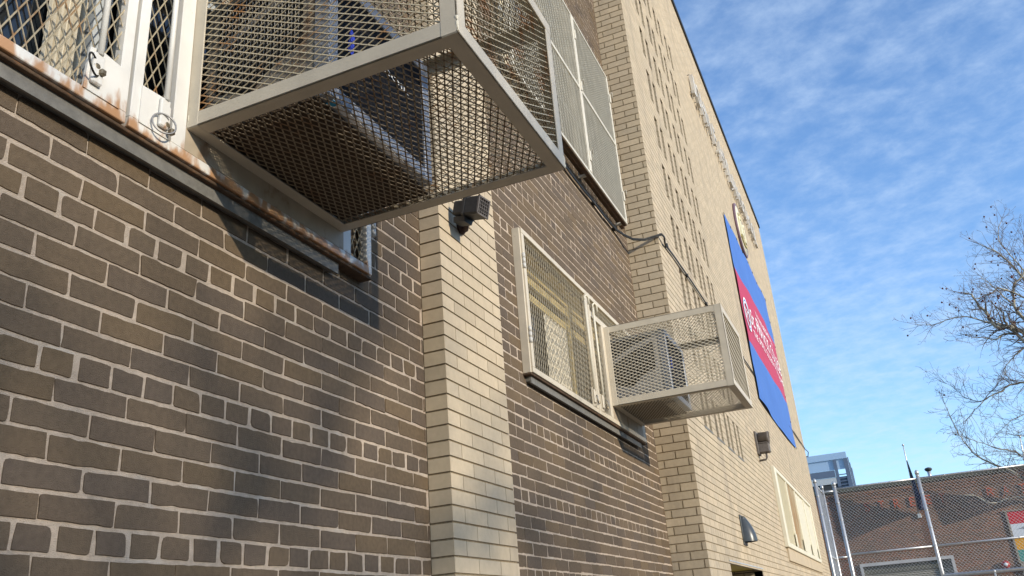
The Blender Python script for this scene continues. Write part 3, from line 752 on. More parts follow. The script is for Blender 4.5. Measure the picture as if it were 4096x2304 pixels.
def wall_text(name, s, size, ext, org, u, v, n, mat, parent, width=None, height=None, sx=1.0):
    cu = bpy.data.curves.new(name, 'FONT'); cu.body = s; cu.size = size; cu.extrude = ext; cu.resolution_u = 3
    ob = bpy.data.objects.new(name, cu)
    me = bpy.data.meshes.new_from_object(ob)
    bpy.data.objects.remove(ob); bpy.data.curves.remove(cu)
    co = np.array([q.co for q in me.vertices], dtype=float)
    lo = co.min(0); hi = co.max(0)
    co[:, 0] -= lo[0]
    if width: co[:, 0] *= width / (hi[0] - lo[0])
    if height: co[:, 1] = (co[:, 1] - lo[1]) * height / (hi[1] - lo[1])
    mb = MB()
    o = Vector(org); U = Vector(u); V = Vector(v); Nn = Vector(n)
    mb.add([tuple(o + U * c[0] + V * c[1] + Nn * c[2]) for c in co], [list(p.vertices) for p in me.polygons])
    bpy.data.meshes.remove(me)
    return mb.build(name, mat, parent)

aircon("grey beige air conditioner with white lettering, inside the big overhead cage", 1.71, 2.33, 3.10, 3.60, 0.495, "COIL")
aircon("grey beige air conditioner in the smaller looking cage next to the tall block", 5.98, 6.60, 3.14, 3.64, 0.50, None)
def board(label, y0, y1, z, xa):
    b = MB(); b.box(xa, 0.455, y0, y1, z - 0.009, z); o = b.build("support_board", m_board)
    tag(o, label, "board", "boards under the air conditioners")
board("dark brown board under the air conditioner in the big overhead cage", 1.70, 2.375, 3.094, 0.08)
board("dark brown board under the air conditioner in the smaller looking cage", 5.97, 6.63, 3.134, 0.08)

# ------------------------------------------------------------------ upper white screen
def upper_screen():
    y0, y1, z0, z1, x = 4.30, 6.985, 5.055, 6.715, 0.10
    G = thing("window_screen", "large white mesh screen fixed over the upper window", "window screen", (x, 5.9, z0))
    f = MB(); zm = 5.905; ym = 5.93
    f.bbox(x - 0.02, x + 0.012, y0, y1, z0 - 0.004, z0 + 0.022, 0.003); f.bbox(x - 0.02, x + 0.012, y0, y1, z1 - 0.022, z1, 0.003)
    f.bbox(x - 0.019, x + 0.013, y0, y0 + 0.03, z0 + 0.022, z1 - 0.022, 0.003); f.bbox(x - 0.019, x + 0.013, y1 - 0.03, y1, z0 + 0.022, z1 - 0.022, 0.003)
    f.bbox(x - 0.019, x + 0.014, y0 + 0.03, y1 - 0.03, zm - 0.016, zm + 0.016, 0.003)
    f.bbox(x - 0.021, x + 0.016, ym - 0.035, ym - 0.003, z0 + 0.022, z1 - 0.022, 0.003); f.bbox(x - 0.021, x + 0.016, ym + 0.003, ym + 0.02, z0 + 0.022, z1 - 0.022, 0.003)
    fr = f.build("frame", m_screen, G)
    f = MB(); f.bbox(x - 0.03, x + 0.004, y0, y1, z0 - 0.014, z0 - 0.005, 0.002); f.build("bottom_channel", m_rusty, G)
    for (a, b) in ((y0 + 0.03, ym - 0.035), (ym + 0.02, y1 - 0.03)):
        for (c, d) in ((z0 + 0.022, zm - 0.016), (zm + 0.016, z1 - 0.022)):
            m = MB(); emesh(m, FX(x + 0.004), b - a, d - c, 0.072, 0.034, 0.0072, 0.005, a, c, True); m.build("mesh", m_screen, G)
    for (y, z) in ((y1 - 0.02, 6.45), (y1 - 0.02, 5.35), (ym + 0.006, 6.5), (ym + 0.006, 5.95), (ym + 0.006, 5.25)):
        h = MB(); h.bbox(x + 0.012, x + 0.026, y - 0.012, y + 0.014, z - 0.06, z + 0.04, 0.004); h.tube([(x + 0.024, y, z + 0.04), (x + 0.04, y + 0.01, z + 0.06), (x + 0.04, y + 0.02, z + 0.01)], 0.006, 6)
        h.build("clip", m_screen, G)
    for y in (y0 + 0.2, ym, y1 - 0.03):
        for z in (z0 + 0.01, z1 - 0.01):
            h = MB(); h.bbox(0.0, x - 0.021, y - 0.012, y + 0.012, z - 0.012, z + 0.012, 0.002); h.build("bracket", m_screen, G)
upper_screen()

# ------------------------------------------------------------------ cable along the wall
def cable():
    T = thing("wall_cable", "black twin cable strung along the wall and round the corner of the tall block", "cable", (0.02, 6, 4.97))
    p = [(0.022, 3.85 + 0.3 * i, 4.955 + 0.008 * math.sin(i * 1.7)) for i in range(10)]
    p += [(0.022, 6.70, 4.968), (0.028, 6.86, 4.972), (0.06, 7.00, 4.968), (0.11, 7.12, 4.962), (0.19, 7.24, 4.985), (0.28, 7.30, 5.02), (TX + 0.035, 7.33, 5.04), (TX + 0.045, 7.40, 5.035), (TX + 0.03, 7.47, 5.01), (TX + 0.016, 7.56, 5.02)]
    y = 7.9
    while y < 21.6: p.append((TX + (0.010 if 13.2 < y < 19.0 else 0.016), y, 5.05 + (y - 7.9) * 0.0145 + 0.006 * math.sin(y * 3))); y += 0.45
    p += [(TX + 0.016, 21.72, 5.25), (TX + 0.06, 21.86, 5.20), (TX + 0.03, 21.90, 5.10), (TX - 0.1, 21.86, 5.10)]
    c = MB(); c.tube(p, 0.0085, 8); c.tube([(a + 0.004, b, d - 0.0145) for a, b, d in p], 0.0065, 8); c.build("cable", m_cable, T)
    for (y, z) in ((5.5, 4.953), (6.23, 4.96), (6.83, 4.97)): k = MB(); k.bbox(0.0, 0.034, y - 0.010, y + 0.010, z - 0.026, z + 0.013, 0.003); k.build("clip", m_cable, T)
    for y in (7.62, 8.55, 9.6, 10.9, 12.3): z = 5.05 + (y - 7.9) * 0.0145; k = MB(); k.bbox(TX, TX + 0.03, y - 0.012, y + 0.012, z - 0.027, z + 0.013, 0.003); k.build("clip", m_cable, T)
cable()

# ------------------------------------------------------------------ lamps on the wall
def floodlight():
    T = thing("flood_lamp", "small black flood lamp with a square grille on the first buff pier", "wall lamp", (PX, 3.30, 3.5))
    # head tilted away from the wall
    O = Vector((0.235, 3.250, 3.490)); n = Vector((0.96, -0.16, -0.24)).normalized(); u = Vector((0.16, 0.985, 0)).normalized(); v = n.cross(u).normalized()
    if v.z < 0: v = -v
    F_ = lambda a, b, c: tuple(O + u * a + v * b + n * c)
    h = MB(); w = 0.046
    rr = lambda s, r: [(-s + r, -s), (s - r, -s), (s, -s + r), (s, s - r), (s - r, s), (-s + r, s), (-s, s - r), (-s, -s + r)]
    h.prism(F_, rr(w, 0.008), -0.03, 0.052); h.prism(F_, rr(w + 0.004, 0.008), -0.034, -0.022); h.prism(F_, rr(w - 0.010, 0.008), -0.095, -0.034)
    h.prism(F_, [(-0.03, -0.075), (0.03, -0.075), (0.036, -0.05), (-0.036, -0.05)], -0.085, -0.02)
    head = h.build("housing", m_dark, T)
    g_ = MB()
    for i in range(6):
        t = -0.043 + 0.086 * i / 5
        g_.prism(F_, [(t - 0.0014, -0.045), (t + 0.0014, -0.045), (t + 0.0014, 0.045), (t - 0.0014, 0.045)], 0.053, 0.058)
        g_.prism(F_, [(-0.045, t - 0.0014), (0.045, t - 0.0014), (0.045, t + 0.0014), (-0.045, t + 0.0014)], 0.0535, 0.0575)
    for (a, b, c, d) in ((-w, w, -w, -w + 0.008), (-w, w, w - 0.008, w), (-w, -w + 0.008, -w, w), (w - 0.008, w, -w, w)):
        g_.prism(F_, [(a, c), (b, c), (b, d), (a, d)], 0.0525, 0.0605)
    g_.build("grille", m_lampgrey, head)
    l = MB(); l.prism(F_, rr(w - 0.008, 0.004), 0.052, 0.0524); l.build("lens", m_black, head)
    m = MB(); m.lathe((PX, 3.36, 3.47), (1, 0, 0), [(0.036, 0), (0.04, 0.010), (0.03, 0.024), (0.018, 0.035)], 14); m.tube([(PX + 0.02, 3.36, 3.47), (0.14, 3.35, 3.445), (0.18, 3.29, 3.46)], [0.015, 0.014, 0.013], 10)
    m.build("mount", M("rusty_black_mount", (0.04, 0.02, 0.017), rough=0.7), T)
floodlight()

def twin_floods():
    T = thing("flood_lamp", "weathered grey twin flood lamp high above the shuttered window", "wall lamp", (TX, 12.1, 3.7))
    b = MB(); b.bbox(TX + 0.02, TX + 0.17, 12.03, 12.17, 3.66, 3.79, 0.01); b.bbox(TX, TX + 0.03, 12.0, 12.2, 3.64, 3.96, 0.005); b.bbox(TX + 0.02, TX + 0.155, 12.02, 12.18, 3.785, 3.80, 0.003)
    b.build("ballast_box", m_lampgrey, T)
    c = MB(); c.lathe((TX + 0.03, 12.10, 3.875), (1, 0, -0.08), [(0.05, 0), (0.078, 0.012), (0.080, 0.12), (0.087, 0.125), (0.087, 0.155), (0.074, 0.155), (0.066, 0.09)], 20); c.build("lamp_head", m_lampgrey, T)
    c = MB(); c.tube([(TX + 0.11, 12.1, 3.66), (TX + 0.11, 12.1, 3.60), (TX + 0.09, 12.1, 3.57), (TX + 0.0, 12.1, 3.565)], 0.014, 8); c.build("conduit", m_lampgrey, T)
twin_floods()

def sconce():
    T = thing("wall_sconce", "dark blue grey half dome sconce above the doorway recess", "wall lamp", (TX, 9.47, 2.45))
    b = MB(); n = 14; rows = 9; vs = []; fs = []
    for i in range(rows + 1):
        t = i / rows; z = 2.585 - 0.262 * t
        rx = 0.030 + 0.095 * math.sin(t * math.pi / 2) ** 0.9; ry = 0.035 + 0.070 * math.sin(t * math.pi / 2) ** 0.8
        for k in range(n + 1):
            a = -math.pi / 2 + math.pi * k / n
            vs.append((TX + 0.012 + rx * math.cos(a), 9.47 + ry * math.sin(a), z))
    for i in range(rows):
        for k in range(n): fs.append((i * (n + 1) + k, i * (n + 1) + k + 1, (i + 1) * (n + 1) + k + 1, (i + 1) * (n + 1) + k))
    fs.append(tuple(range(n + 1)))
    b.add(vs, fs, None, True)
    b.build("hood", m_sconce, T)
    b = MB(); b.bbox(TX, TX + 0.014, 9.365, 9.575, 2.29, 2.60, 0.004); b.build("back_plate", m_sconce, T)
    b = MB(); b.lathe((TX + 0.06, 9.47, 2.36), (0, 0, 1), [(0.01, 0), (0.03, 0.015), (0.03, 0.09), (0.012, 0.12)], 12); b.build("bulb_globe", m_pwhite, T)
sconce()

# ------------------------------------------------------------------ shuttered window
def shutters():
    y0, y1, z0, z1 = 13.28, 19.05, 2.487, 3.66
    T = thing("window_shutter", "cream metal shutter guard with one rust streaked panel, low on the tall block", "shutter", (TX, 16, z0))
    f = MB(); x = TX; w = 0.10
    f.bbox(x, x + 0.055, y0, y0 + 0.22, z0, z1, 0.004); f.bbox(x, x + 0.055, y1 - 0.12, y1, z0, z1, 0.004)
    f.bbox(x + 0.001, x + 0.054, y0 + 0.22, y1 - 0.12, z0, z0 + 0.07, 0.004); f.bbox(x + 0.001, x + 0.054, y0 + 0.22, y1 - 0.12, z1 - 0.06, z1, 0.004)
    f.build("frame", m_shutter, T)
    ed = [13.50, 14.75, 16.05, 17.55, 18.93]
    for i in range(4):
        a, b = ed[i], ed[i + 1]
        p = MB(); nz = 46; amp = 0.007 if i < 2 else 0.0015
        za, zb = z0 + 0.07, z1 - 0.06
        for k in range(nz * 2):
            t0 = za + (zb - za) * k / (nz * 2); t1 = za + (zb - za) * (k + 1) / (nz * 2)
            d0 = amp * (1 if k % 2 else -1); d1 = -d0
            p.quad((x + 0.030 + d0, a + 0.03, t0), (x + 0.030 + d0, b - 0.03, t0), (x + 0.030 + d1, b - 0.03, t1), (x + 0.030 + d1, a + 0.03, t1))
        leaf = p.build("shutter_leaf", m_shutrust if i == 1 else m_shutter, T)
        e = MB(); e.bbox(x + 0.022, x + 0.048, b - 0.05, b + 0.012, za, zb, 0.003); e.bbox(x + 0.046, x + 0.062, b - 0.16, b - 0.02, za, za + 0.20, 0.003); e.build("stile", m_shutter, leaf)
    s = MB()
    k = 0; y = 13.42
    while y < 19.2:
        c = random.choice(BUFF); s.bbox(x - 0.01, x + 0.028, y, y + 0.066, 2.30, 2.484, 0.004, c); y += 0.0745
    s.build("brick_sill", m_yellow, T)
shutters()

# ------------------------------------------------------------------ lettering on the school
def school_letters():
    T = thing("sign_lettering", "row of grey metal letters standing off the top of the tall block", "sign", (TX, 15.4, 9.58))
    words = (("JOHN", 11.96, 13.45), ("F.", 13.76, 14.22), ("HYLAN", 14.45, 16.56), ("SCHOOL", 16.68, 19.0))
    wd = {'I': 0.3, 'J': 0.7, 'F': 0.8, 'L': 0.8, '.': 0.25}
    for (w, a, b) in words:
        tot = sum(wd.get(ch, 1.0) for ch in w) + 0.22 * (len(w) - 1); u = (b - a) / tot; y = a
        for ch in w:
            cw = wd.get(ch, 1.0) * u
            lt = wall_text("letter", ch, 0.62, 0.026, (0.359, y, 9.555), (0, 1, 0), (0, 0, 1), (1, 0, 0), m_letter, T, width=cw, height=(0.10 if ch == '.' else 0.44))
            p = MB()
            for (fy, fz) in (((0.5, 0.04),) if ch == '.' else ((0.3, 0.07), (0.3, 0.40))):
                p.tube([(TX - 0.005, y + cw * fy, 9.555 + fz), (0.345, y + cw * fy, 9.555 + fz)], 0.006, 6)
            p.build("standoff_pin", m_coping, lt)
            y += cw + 0.22 * u
school_letters()

def seal():
    C_ = Vector((TX, 15.83, 8.68)); r = 0.565
    T = thing("wall_seal", "round cream relief seal with a dark purple rim under the metal letters", "seal", tuple(C_))
    b = MB(); b.lathe(C_, (1, 0, 0), [(r, 0), (r, 0.04), (r - 0.015, 0.05), (r - 0.05, 0.05), (r - 0.06, 0.036)], 48); b.build("rim", m_seal_r, T)
    b = MB(); b.lathe(C_, (1, 0, 0), [(r - 0.055, 0.02), (r - 0.055, 0.048)], 48); b.build("disc", m_seal_i, T)
    F_ = lambda a, bb, c: (TX + c, C_.y + a, C_.z + bb)
    e = MB()                                                    # relief: shield, sails, two figures, bird and ribbon
    e.prism(F_, [(-0.13, 0.16), (0.13, 0.16), (0.13, -0.02), (0.07, -0.14), (0, -0.19), (-0.07, -0.14), (-0.13, -0.02)], 0.052, 0.075)
    for sgn in (-1, 1):
        e.prism(F_, [(-0.11 * sgn - 0.014, 0.12), (-0.11 * sgn + 0.014, 0.14), (0.11 * sgn + 0.014, -0.10), (0.11 * sgn - 0.014, -0.12)], 0.075, 0.083)
        x = 0.23 * sgn
        e.lathe((TX + 0.055, C_.y + x, C_.z + 0.17), (1, 0, 0), [(0.045, 0), (0.045, 0.02), (0.02, 0.035)], 12)
        e.prism(F_, [(x - 0.06, 0.12), (x + 0.06, 0.12), (x + 0.05, -0.05), (x + 0.06, -0.2), (x - 0.06, -0.2), (x - 0.05, -0.05)], 0.052, 0.08)
        e.prism(F_, [(0.02 * sgn, 0.24), (0.16 * sgn, 0.34), (0.19 * sgn, 0.30), (0.05 * sgn, 0.20)], 0.052, 0.072)
    e.build("relief", m_seal_i, T)
    e = MB(); pts = [(-0.34 + 0.68 * i / 12, -0.27 - 0.06 * math.sin(math.pi * i / 12)) for i in range(13)]
    e.prism(F_, pts + [(a, b_ + 0.05) for a, b_ in pts[::-1]], 0.052, 0.07)
    e.prism(F_, [(-0.05, 0.22), (0.05, 0.22), (0.03, 0.36), (-0.03, 0.36)], 0.052, 0.078); e.build("ribbon", m_seal_o, T)
seal()

# ------------------------------------------------------------------ banner
def banner():
    T = thing("wall_banner", "large blue banner with a crimson middle band and white lettering on the tall block", "banner", (TX, 16, 6.4))
    nu, nz = 46, 30
    def edge(u, t):
        yl, yr = 13.44 + 0.02 * (1 - t), 18.60 + 0.28 * (1 - t)
        y = yl + (yr - yl) * u
        top = 8.02 + 0.11 * u + 0.012 * math.sin(u * 31); bot = 4.745 + 0.065 * u - 0.05 * math.sin(math.pi * u)
        z = bot + (top - bot) * t
        bulge = 0.035 * math.sin(math.pi * t) * math.sin(math.pi * u) + 0.006 * math.sin(u * 17 + t * 5) + 0.005 * math.sin(t * 23 + u * 9) + (0.012 * (1 - t) ** 3) * math.sin(u * 13)
        if u > 0.97: y -= 0.035 * abs(math.sin(t * 9.5))
        return (TX + 0.024 + max(bulge, -0.006), y, z)
    t1, t2 = (5.705 - 4.745) / 3.275, (6.995 - 4.745) / 3.275
    for (nm, m, ta, tb) in (("lower_blue_field", m_bblue, 0, t1), ("red_band", m_bred, t1, t2), ("upper_blue_field", m_bblue, t2, 1)):
        b = MB(); k = max(4, int(nz * (tb - ta)))
        vs = [edge(i / nu, ta + (tb - ta) * j / k) for j in range(k + 1) for i in range(nu + 1)]
        b.add(vs, [(j * (nu + 1) + i, j * (nu + 1) + i + 1, (j + 1) * (nu + 1) + i + 1, (j + 1) * (nu + 1) + i) for j in range(k) for i in range(nu)], None, True)
        o = b.build(nm, m, T)
        if nm == "red_band": band = o
    def put(s, y0, y1, z0, h, name="printing"):
        cu = bpy.data.curves.new(name, 'FONT'); cu.body = s; cu.size = 1; cu.resolution_u = 2
        ob = bpy.data.objects.new(name, cu); me = bpy.data.meshes.new_from_object(ob); bpy.data.objects.remove(ob)
        co = np.array([q.co for q in me.vertices], dtype=float); lo = co.min(0); hi = co.max(0)
        mb = MB()
        rise = 0.035
        for c in co:
            y = y0 + (c[0] - lo[0]) / (hi[0] - lo[0]) * (y1 - y0); z = z0 + (c[1] - 0.0) / 0.73 * h + (y - 13.44) * 0.021
            u = min(1, max(0, (y - 13.45) / 5.3)); t = min(1, max(0, (z - 4.745 - 0.065 * u) / 3.3))
            mb.v.append((edge(u, t)[0] + 0.010, y, z)); mb.c.append((1, 1, 1))
        for p in me.polygons: mb.f.append(list(p.vertices)); mb.sm.append(False)
        bpy.data.meshes.remove(me)
        mb.build(name, m_white, band)
    put("St. FRANCIS COLLEGE", 14.28, 18.62, 6.225, 0.30)
    put("IN PARTNERSHIP WITH", 15.15, 17.55, 6.60, 0.125)
    put("THE SMALL COLLEGE OF BIG DREAMS", 14.36, 18.72, 6.02, 0.125)
    cy, cz, r = 13.90, 6.285, 0.30
    L = MB()
    def disc(mb, r0, r1, off, n=40):
        vs = []; fs = []
        for k in range(n):
            a = 2 * math.pi * k / n
            for rr in (r0, r1):
                y = cy + rr * math.cos(a); z = cz + rr * math.sin(a); u = (y - 13.45) / 5.3; t = (z - 4.745) / 3.3
                vs.append((edge(u, t)[0] + off, y, z))
        for k in range(n): fs.append((2 * k, 2 * k + 1, (2 * k + 3) % (2 * n), (2 * k + 2) % (2 * n)))
        mb.add(vs, fs)
    disc(L, 0.265, r, 0.012); L.build("emblem_ring", m_white, band)
    L = MB(); disc(L, 0.235, 0.265, 0.0125); L.build("emblem_ring", m_bblue, band)
    L = MB(); disc(L, 0.205, 0.235, 0.012); L.build("emblem_ring", m_white, band)
    put("SFC", cy - 0.19, cy + 0.19, cz - 0.09, 0.19)
    g_ = MB()
    for i in range(9): a = edge(i / 8, 0.995); g_.lathe((a[0], a[1], a[2]), (1, 0, 0), [(0.02, 0), (0.026, 0.006), (0.01, 0.008)], 8)
    for j in range(7): a = edge(0.99, j / 6); g_.lathe((a[0], a[1], a[2]), (1, 0, 0), [(0.02, 0), (0.026, 0.006), (0.01, 0.008)], 8)
    g_.build("grommets", m_cable, T)
banner()

# ------------------------------------------------------------------ chain link fence
def fence():
    T = thing("chain_link_fence", "tall galvanised chain link fence running from the end of the school", "fence", (0.5, 23.85, 0))
    Y = 23.887
    def post(x, y, top, r, nm="post"):
        p = MB(); p.tube([(x, y, -0.1), (x, y, top)], r, 14)
        p.lathe((x, y, top - 0.005), (0, 0, 1), [(r * 1.18, 0), (r * 1.2, 0.05), (r * 0.9, 0.085), (r * 0.4, 0.105), (0.004, 0.11)], 14)
        k = 0.35
        while k < top: p.lathe((x, y, k), (0, 0, 1), [(r, -0.012), (r * 1.13, -0.010), (r * 1.13, 0.010), (r, 0.012)], 14); k += 0.42
        return p.build(nm, m_galv, T)
    P0, P1, P2, P3, P4 = (0.37, 21.90), (0.40, 23.80), (0.70, Y), (2.716, Y), (5.16, Y)
    post(*P0, 4.45, 0.035); post(*P1, 4.52, 0.035); post(*P2, 4.58, 0.047); post(*P3, 4.60, 0.043); post(*P4, 4.60, 0.045)
    post(7.6, Y, 4.6, 0.052); post(10.1, Y, 4.6, 0.052)
    def rail(a, b, z, r=0.024):
        p = MB(); p.tube([(*a, z), (*b, z)], r, 10)
        n = max(2, int((Vector(b) - Vector(a)).length / 0.55))
        for i in range(1, n):
            q = Vector(a).lerp(Vector(b), i / n); d = (Vector(b) - Vector(a)).normalized()
            p.lathe((q.x, q.y, z), (d.x, d.y, 0), [(r, -0.008), (r * 1.25, -0.006), (r * 1.25, 0.006), (r, 0.008)], 10)
        p.build("rail", m_galv, T)
    for z in (4.44, 2.80):
        rail(P0, P1, z - 0.05); rail(P1, P2, z); rail(P2, P3, z + 0.05); rail(P3, P4, z + 0.05); rail(P4, (7.6, Y), z + 0.05); rail((7.6, Y), (10.1, Y), z + 0.05)
    p = MB(); p.tube([(P3[0], Y - 0.02, 2.15), (10.0, Y - 0.02, 2.13)], 0.042, 12)
    for x in (3.83, 5.0, 6.3): p.lathe((x, Y - 0.02, 2.145), (1, 0, 0), [(0.042, -0.02), (0.05, -0.018), (0.05, 0.018), (0.042, 0.02)], 12); p.bbox(x - 0.02, x + 0.02, Y - 0.06, Y + 0.02, 2.02, 2.12, 0.004)
    p.build("lower_rail", m_galv, T)
    for (nm, F_, W_, z1, a0) in (("mesh", FY(Y + 0.03), 9.4, 4.545, 0.72), ("mesh", FY(Y + 0.03), 0.25, 4.5, 0.42), ("mesh", frame((0.385, 0, 0), (0, 1, 0), (0, 0, 1), (1, 0, 0)), 1.86, 4.45, 21.92)):
        m = MB(); emesh(m, F_, W_, z1 - 0.1, 0.084, 0.084, 0.0046, 0.0042, a0, 0.1, False); m.build(nm, m_chain, T)
fence()

# ------------------------------------------------------------------ brick building across the street
YB = 40.0
def depot():
    T = thing("brick_depot", "long low red brick building across the street behind the chain link fence", "building", (4, YB, 0))
    x0, x1, top = -14.0, 26.0, 6.31
    dx = (0.36, 3.96, -0.1, 3.27)
    w = MB()
    lay(w, FY(YB), -2.5, 11.0, 0.0, top, 0.0745, 0.0, 0.225, 0.014, RED, 0, 0.02, [dx], 6, 0.03, 0.0, vj=0.012, var=0.2)
    wl = w.build("wall", m_red_b, T)
    mo = MB(); sheet(mo, FY(YB), x0, x1, 0, top, -0.006, [dx]); mo.box(x0, x1, YB + 0.5, YB + 14, 0, top - 0.02); mo.build("mortar", m_red_m, wl)
    w = MB()
    for z in (6.085, 5.975, 5.845):
        lay(w, FY(YB - 0.025), -2.5, 11.0, z, z + 0.062, 0.0745, z - 0.005, 0.225, 0.012, RED, 0, 0.05, (), 0, 0, z, var=0.2)
    w.build("corbel_course", m_red_b, T)
    c = MB(); c.box(x0, 1.93, YB - 0.09, YB + 14.1, top, top + 0.105); c.box(1.935, 6.0, YB - 0.09, YB + 14.1, top + 0.004, top + 0.108); c.box(6.005, x1, YB - 0.09, YB + 14.1, top + 0.002, top + 0.106)
    c.box(x0, x1, YB - 0.075, YB - 0.07, top - 0.05, top); c.build("coping", m_olive, T)
    # roller door
    f = MB(); a, b, _, z1 = dx; f.box(a, a + 0.11, YB - 0.07, YB + 0.25, 0, z1 - 0.12); f.box(b - 0.11, b, YB - 0.07, YB + 0.25, 0, z1 - 0.12); f.box(a, b, YB - 0.075, YB + 0.25, z1 - 0.12, z1)
    d = f.build("roller_door", m_gdoor, T)
    s = MB(); z = 0.0
    while z < 3.12:
        s.quad((a + 0.1, YB + 0.20, z), (b - 0.1, YB + 0.20, z), (b - 0.1, YB + 0.155, z + 0.05), (a + 0.1, YB + 0.155, z + 0.05)); s.quad((a + 0.1, YB + 0.155, z + 0.05), (b - 0.1, YB + 0.155, z + 0.05), (b - 0.1, YB + 0.20, z + 0.078), (a + 0.1, YB + 0.20, z + 0.078)); z += 0.078
    s.build("door_slats", m_shut, d)
    s = MB(); s.box(a + 0.11, b - 0.11, YB + 0.10, YB + 0.16, 2.86, 3.15); s.build("door_header", m_olive, d)
depot()

def depot_letters():
    T = thing("sign_lettering", "dull red metal letters spaced along the brick building across the street", "sign", (4, YB, 5.34))
    for (ch, x) in zip("STREETBAT", (1.04, 1.62, 2.23, 2.855, 3.44, 3.98, 5.78, 6.36, 6.96)):
        wall_text("letter", ch, 0.5, 0.016, (x, YB - 0.045, 5.345), (1, 0, 0), (0, 0, 1), (0, -1, 0), m_rletter, T, width=0.235, height=0.37)
depot_letters()

def flag(label, x, plen, reach, drop, pts):
    T = thing("flag_pole", label, "flag", (x, YB, 4.95), "flags on the brick building")
    z0 = 4.96; tip = (x, YB - reach, z0 + plen)
    p = MB(); p.tube([(x, YB, z0 - 0.04), tip], [0.03, 0.02], 10); p.lathe(tip, (0, -reach, plen), [(0.012, 0), (0.012, 0.03), (0.045, 0.06), (0.05, 0.085), (0.03, 0.12), (0.004, 0.13)], 10)
    p.build("pole", m_pole, T)
    p = MB(); p.bbox(x - 0.07, x + 0.07, YB - 0.10, YB, z0 - 0.12, z0 + 0.06, 0.01); p.build("pole_bracket", m_pole, T)
    c = MB(); n = len(pts); k = 7
    rows = []
    for j, (d, za, zb) in enumerate(pts):
        rows.append([(x + 0.02 + (0.10 + 0.17 * abs(math.sin(j * 1.7 + 0.6))) * q / k * (1 if j % 2 else 0.35), YB - d, za + (zb - za) * q / k) for q in range(k + 1)])
    vs = [p_ for r_ in rows for p_ in r_]
    c.add(vs, [(j * (k + 1) + q, j * (k + 1) + q + 1, (j + 1) * (k + 1) + q + 1, (j + 1) * (k + 1) + q) for j in range(n - 1) for q in range(k)], None, True)
    c.build("flag_cloth", m_flag, T)
flag("dark navy flag hanging from a slanted silver pole over the red letters", 3.09, 2.62, 1.5, 0, [(0.15, 5.22, 5.12), (0.33, 5.53, 5.15), (0.60, 6.00, 5.16), (0.90, 6.53, 5.16), (1.17, 7.00, 5.14), (1.26, 7.1, 5.6)])
flag("dark navy flag on a slanted pole beyond the striped poster, mostly out of sight", 7.3, 2.3, 1.58, 0, [(0.15, 5.18, 5.08), (0.38, 5.5, 5.25), (0.68, 5.95, 5.30), (0.98, 6.35, 5.38), (1.28, 6.75, 5.45), (1.34, 6.8, 6.1)])

def poster():
    T = thing("wall_poster", "striped red, white, orange and teal poster in a grey metal frame", "poster", (7, YB, 2.7))
    x0, x1 = 6.28, 8.0; zs = (4.70, 4.21, 3.665, 3.225, 2.79)
    for nm, m, a, b in (("red_stripe", m_pred, 1, 0), ("white_stripe", m_pwhite, 2, 1), ("orange_stripe", m_porange, 3, 2), ("teal_stripe", m_pteal, 4, 3)):
        p = MB(); p.box(x0, x1, YB - 0.05, YB - 0.03, zs[a], zs[b]); p.build(nm, m, T)
    p = MB(); pts = [(6.42, 4.00), (6.62, 4.04), (6.85, 4.15), (7.2, 4.12), (7.5, 4.02), (7.2, 3.9), (6.85, 3.93), (6.62, 4.0)]
    p.prism(FY(YB), pts, 0.051, 0.054); p.build("grey_motif", m_pgrey, T)
    f = MB(); f.box(x0 - 0.075, x0, YB - 0.06, YB, zs[4] - 0.05, zs[0]); f.box(x1, x1 + 0.075, YB - 0.06, YB, zs[4] - 0.05, zs[0]); f.box(x0 - 0.15, x1 + 0.15, YB - 0.085, YB, zs[0], zs[0] + 0.05); f.box(x0, x1, YB - 0.06, YB, zs[4] - 0.05, zs[4])
    f.build("frame", m_stone, T)
    f = MB(); f.box(x0 - 0.04, x1 + 0.04, YB - 0.12, YB, 2.20, 2.735); f.build("ledge_block", m_stone, T)
poster()
T = thing("alarm_bell", "round red alarm bell low on the brick building beside the striped poster", "bell", (5.72, YB, 2.73))
b = MB(); b.lathe((5.72, YB, 2.73), (0, -1, 0), [(0.10, 0), (0.10, 0.06), (0.155, 0.08), (0.155, 0.11), (0.12, 0.16), (0.06, 0.185), (0.055, 0.185)], 22); b.build("gong", m_bell, T)
b = MB(); b.lathe((5.72, YB - 0.18, 2.73), (0, -1, 0), [(0.07, 0), (0.07, 0.012), (0.02, 0.02)], 16); b.build("centre_cap", m_pwhite, T)
T = thing("roof_vent", "small dark mushroom vent on the roof of the brick building", "vent", (3.98, 42, 6.4))
b = MB(); b.lathe((3.98, 42, 6.40), (0, 0, 1), [(0.075, 0), (0.075, 0.56)], 14); b.build("pipe", m_galv, T)
b = MB(); b.lathe((3.98, 42, 6.93), (0, 0, 1), [(0.10, 0.0), (0.15, 0.05), (0.16, 0.09), (0.12, 0.14), (0.03, 0.165)], 18); b.build("cap", m_tdark, T)

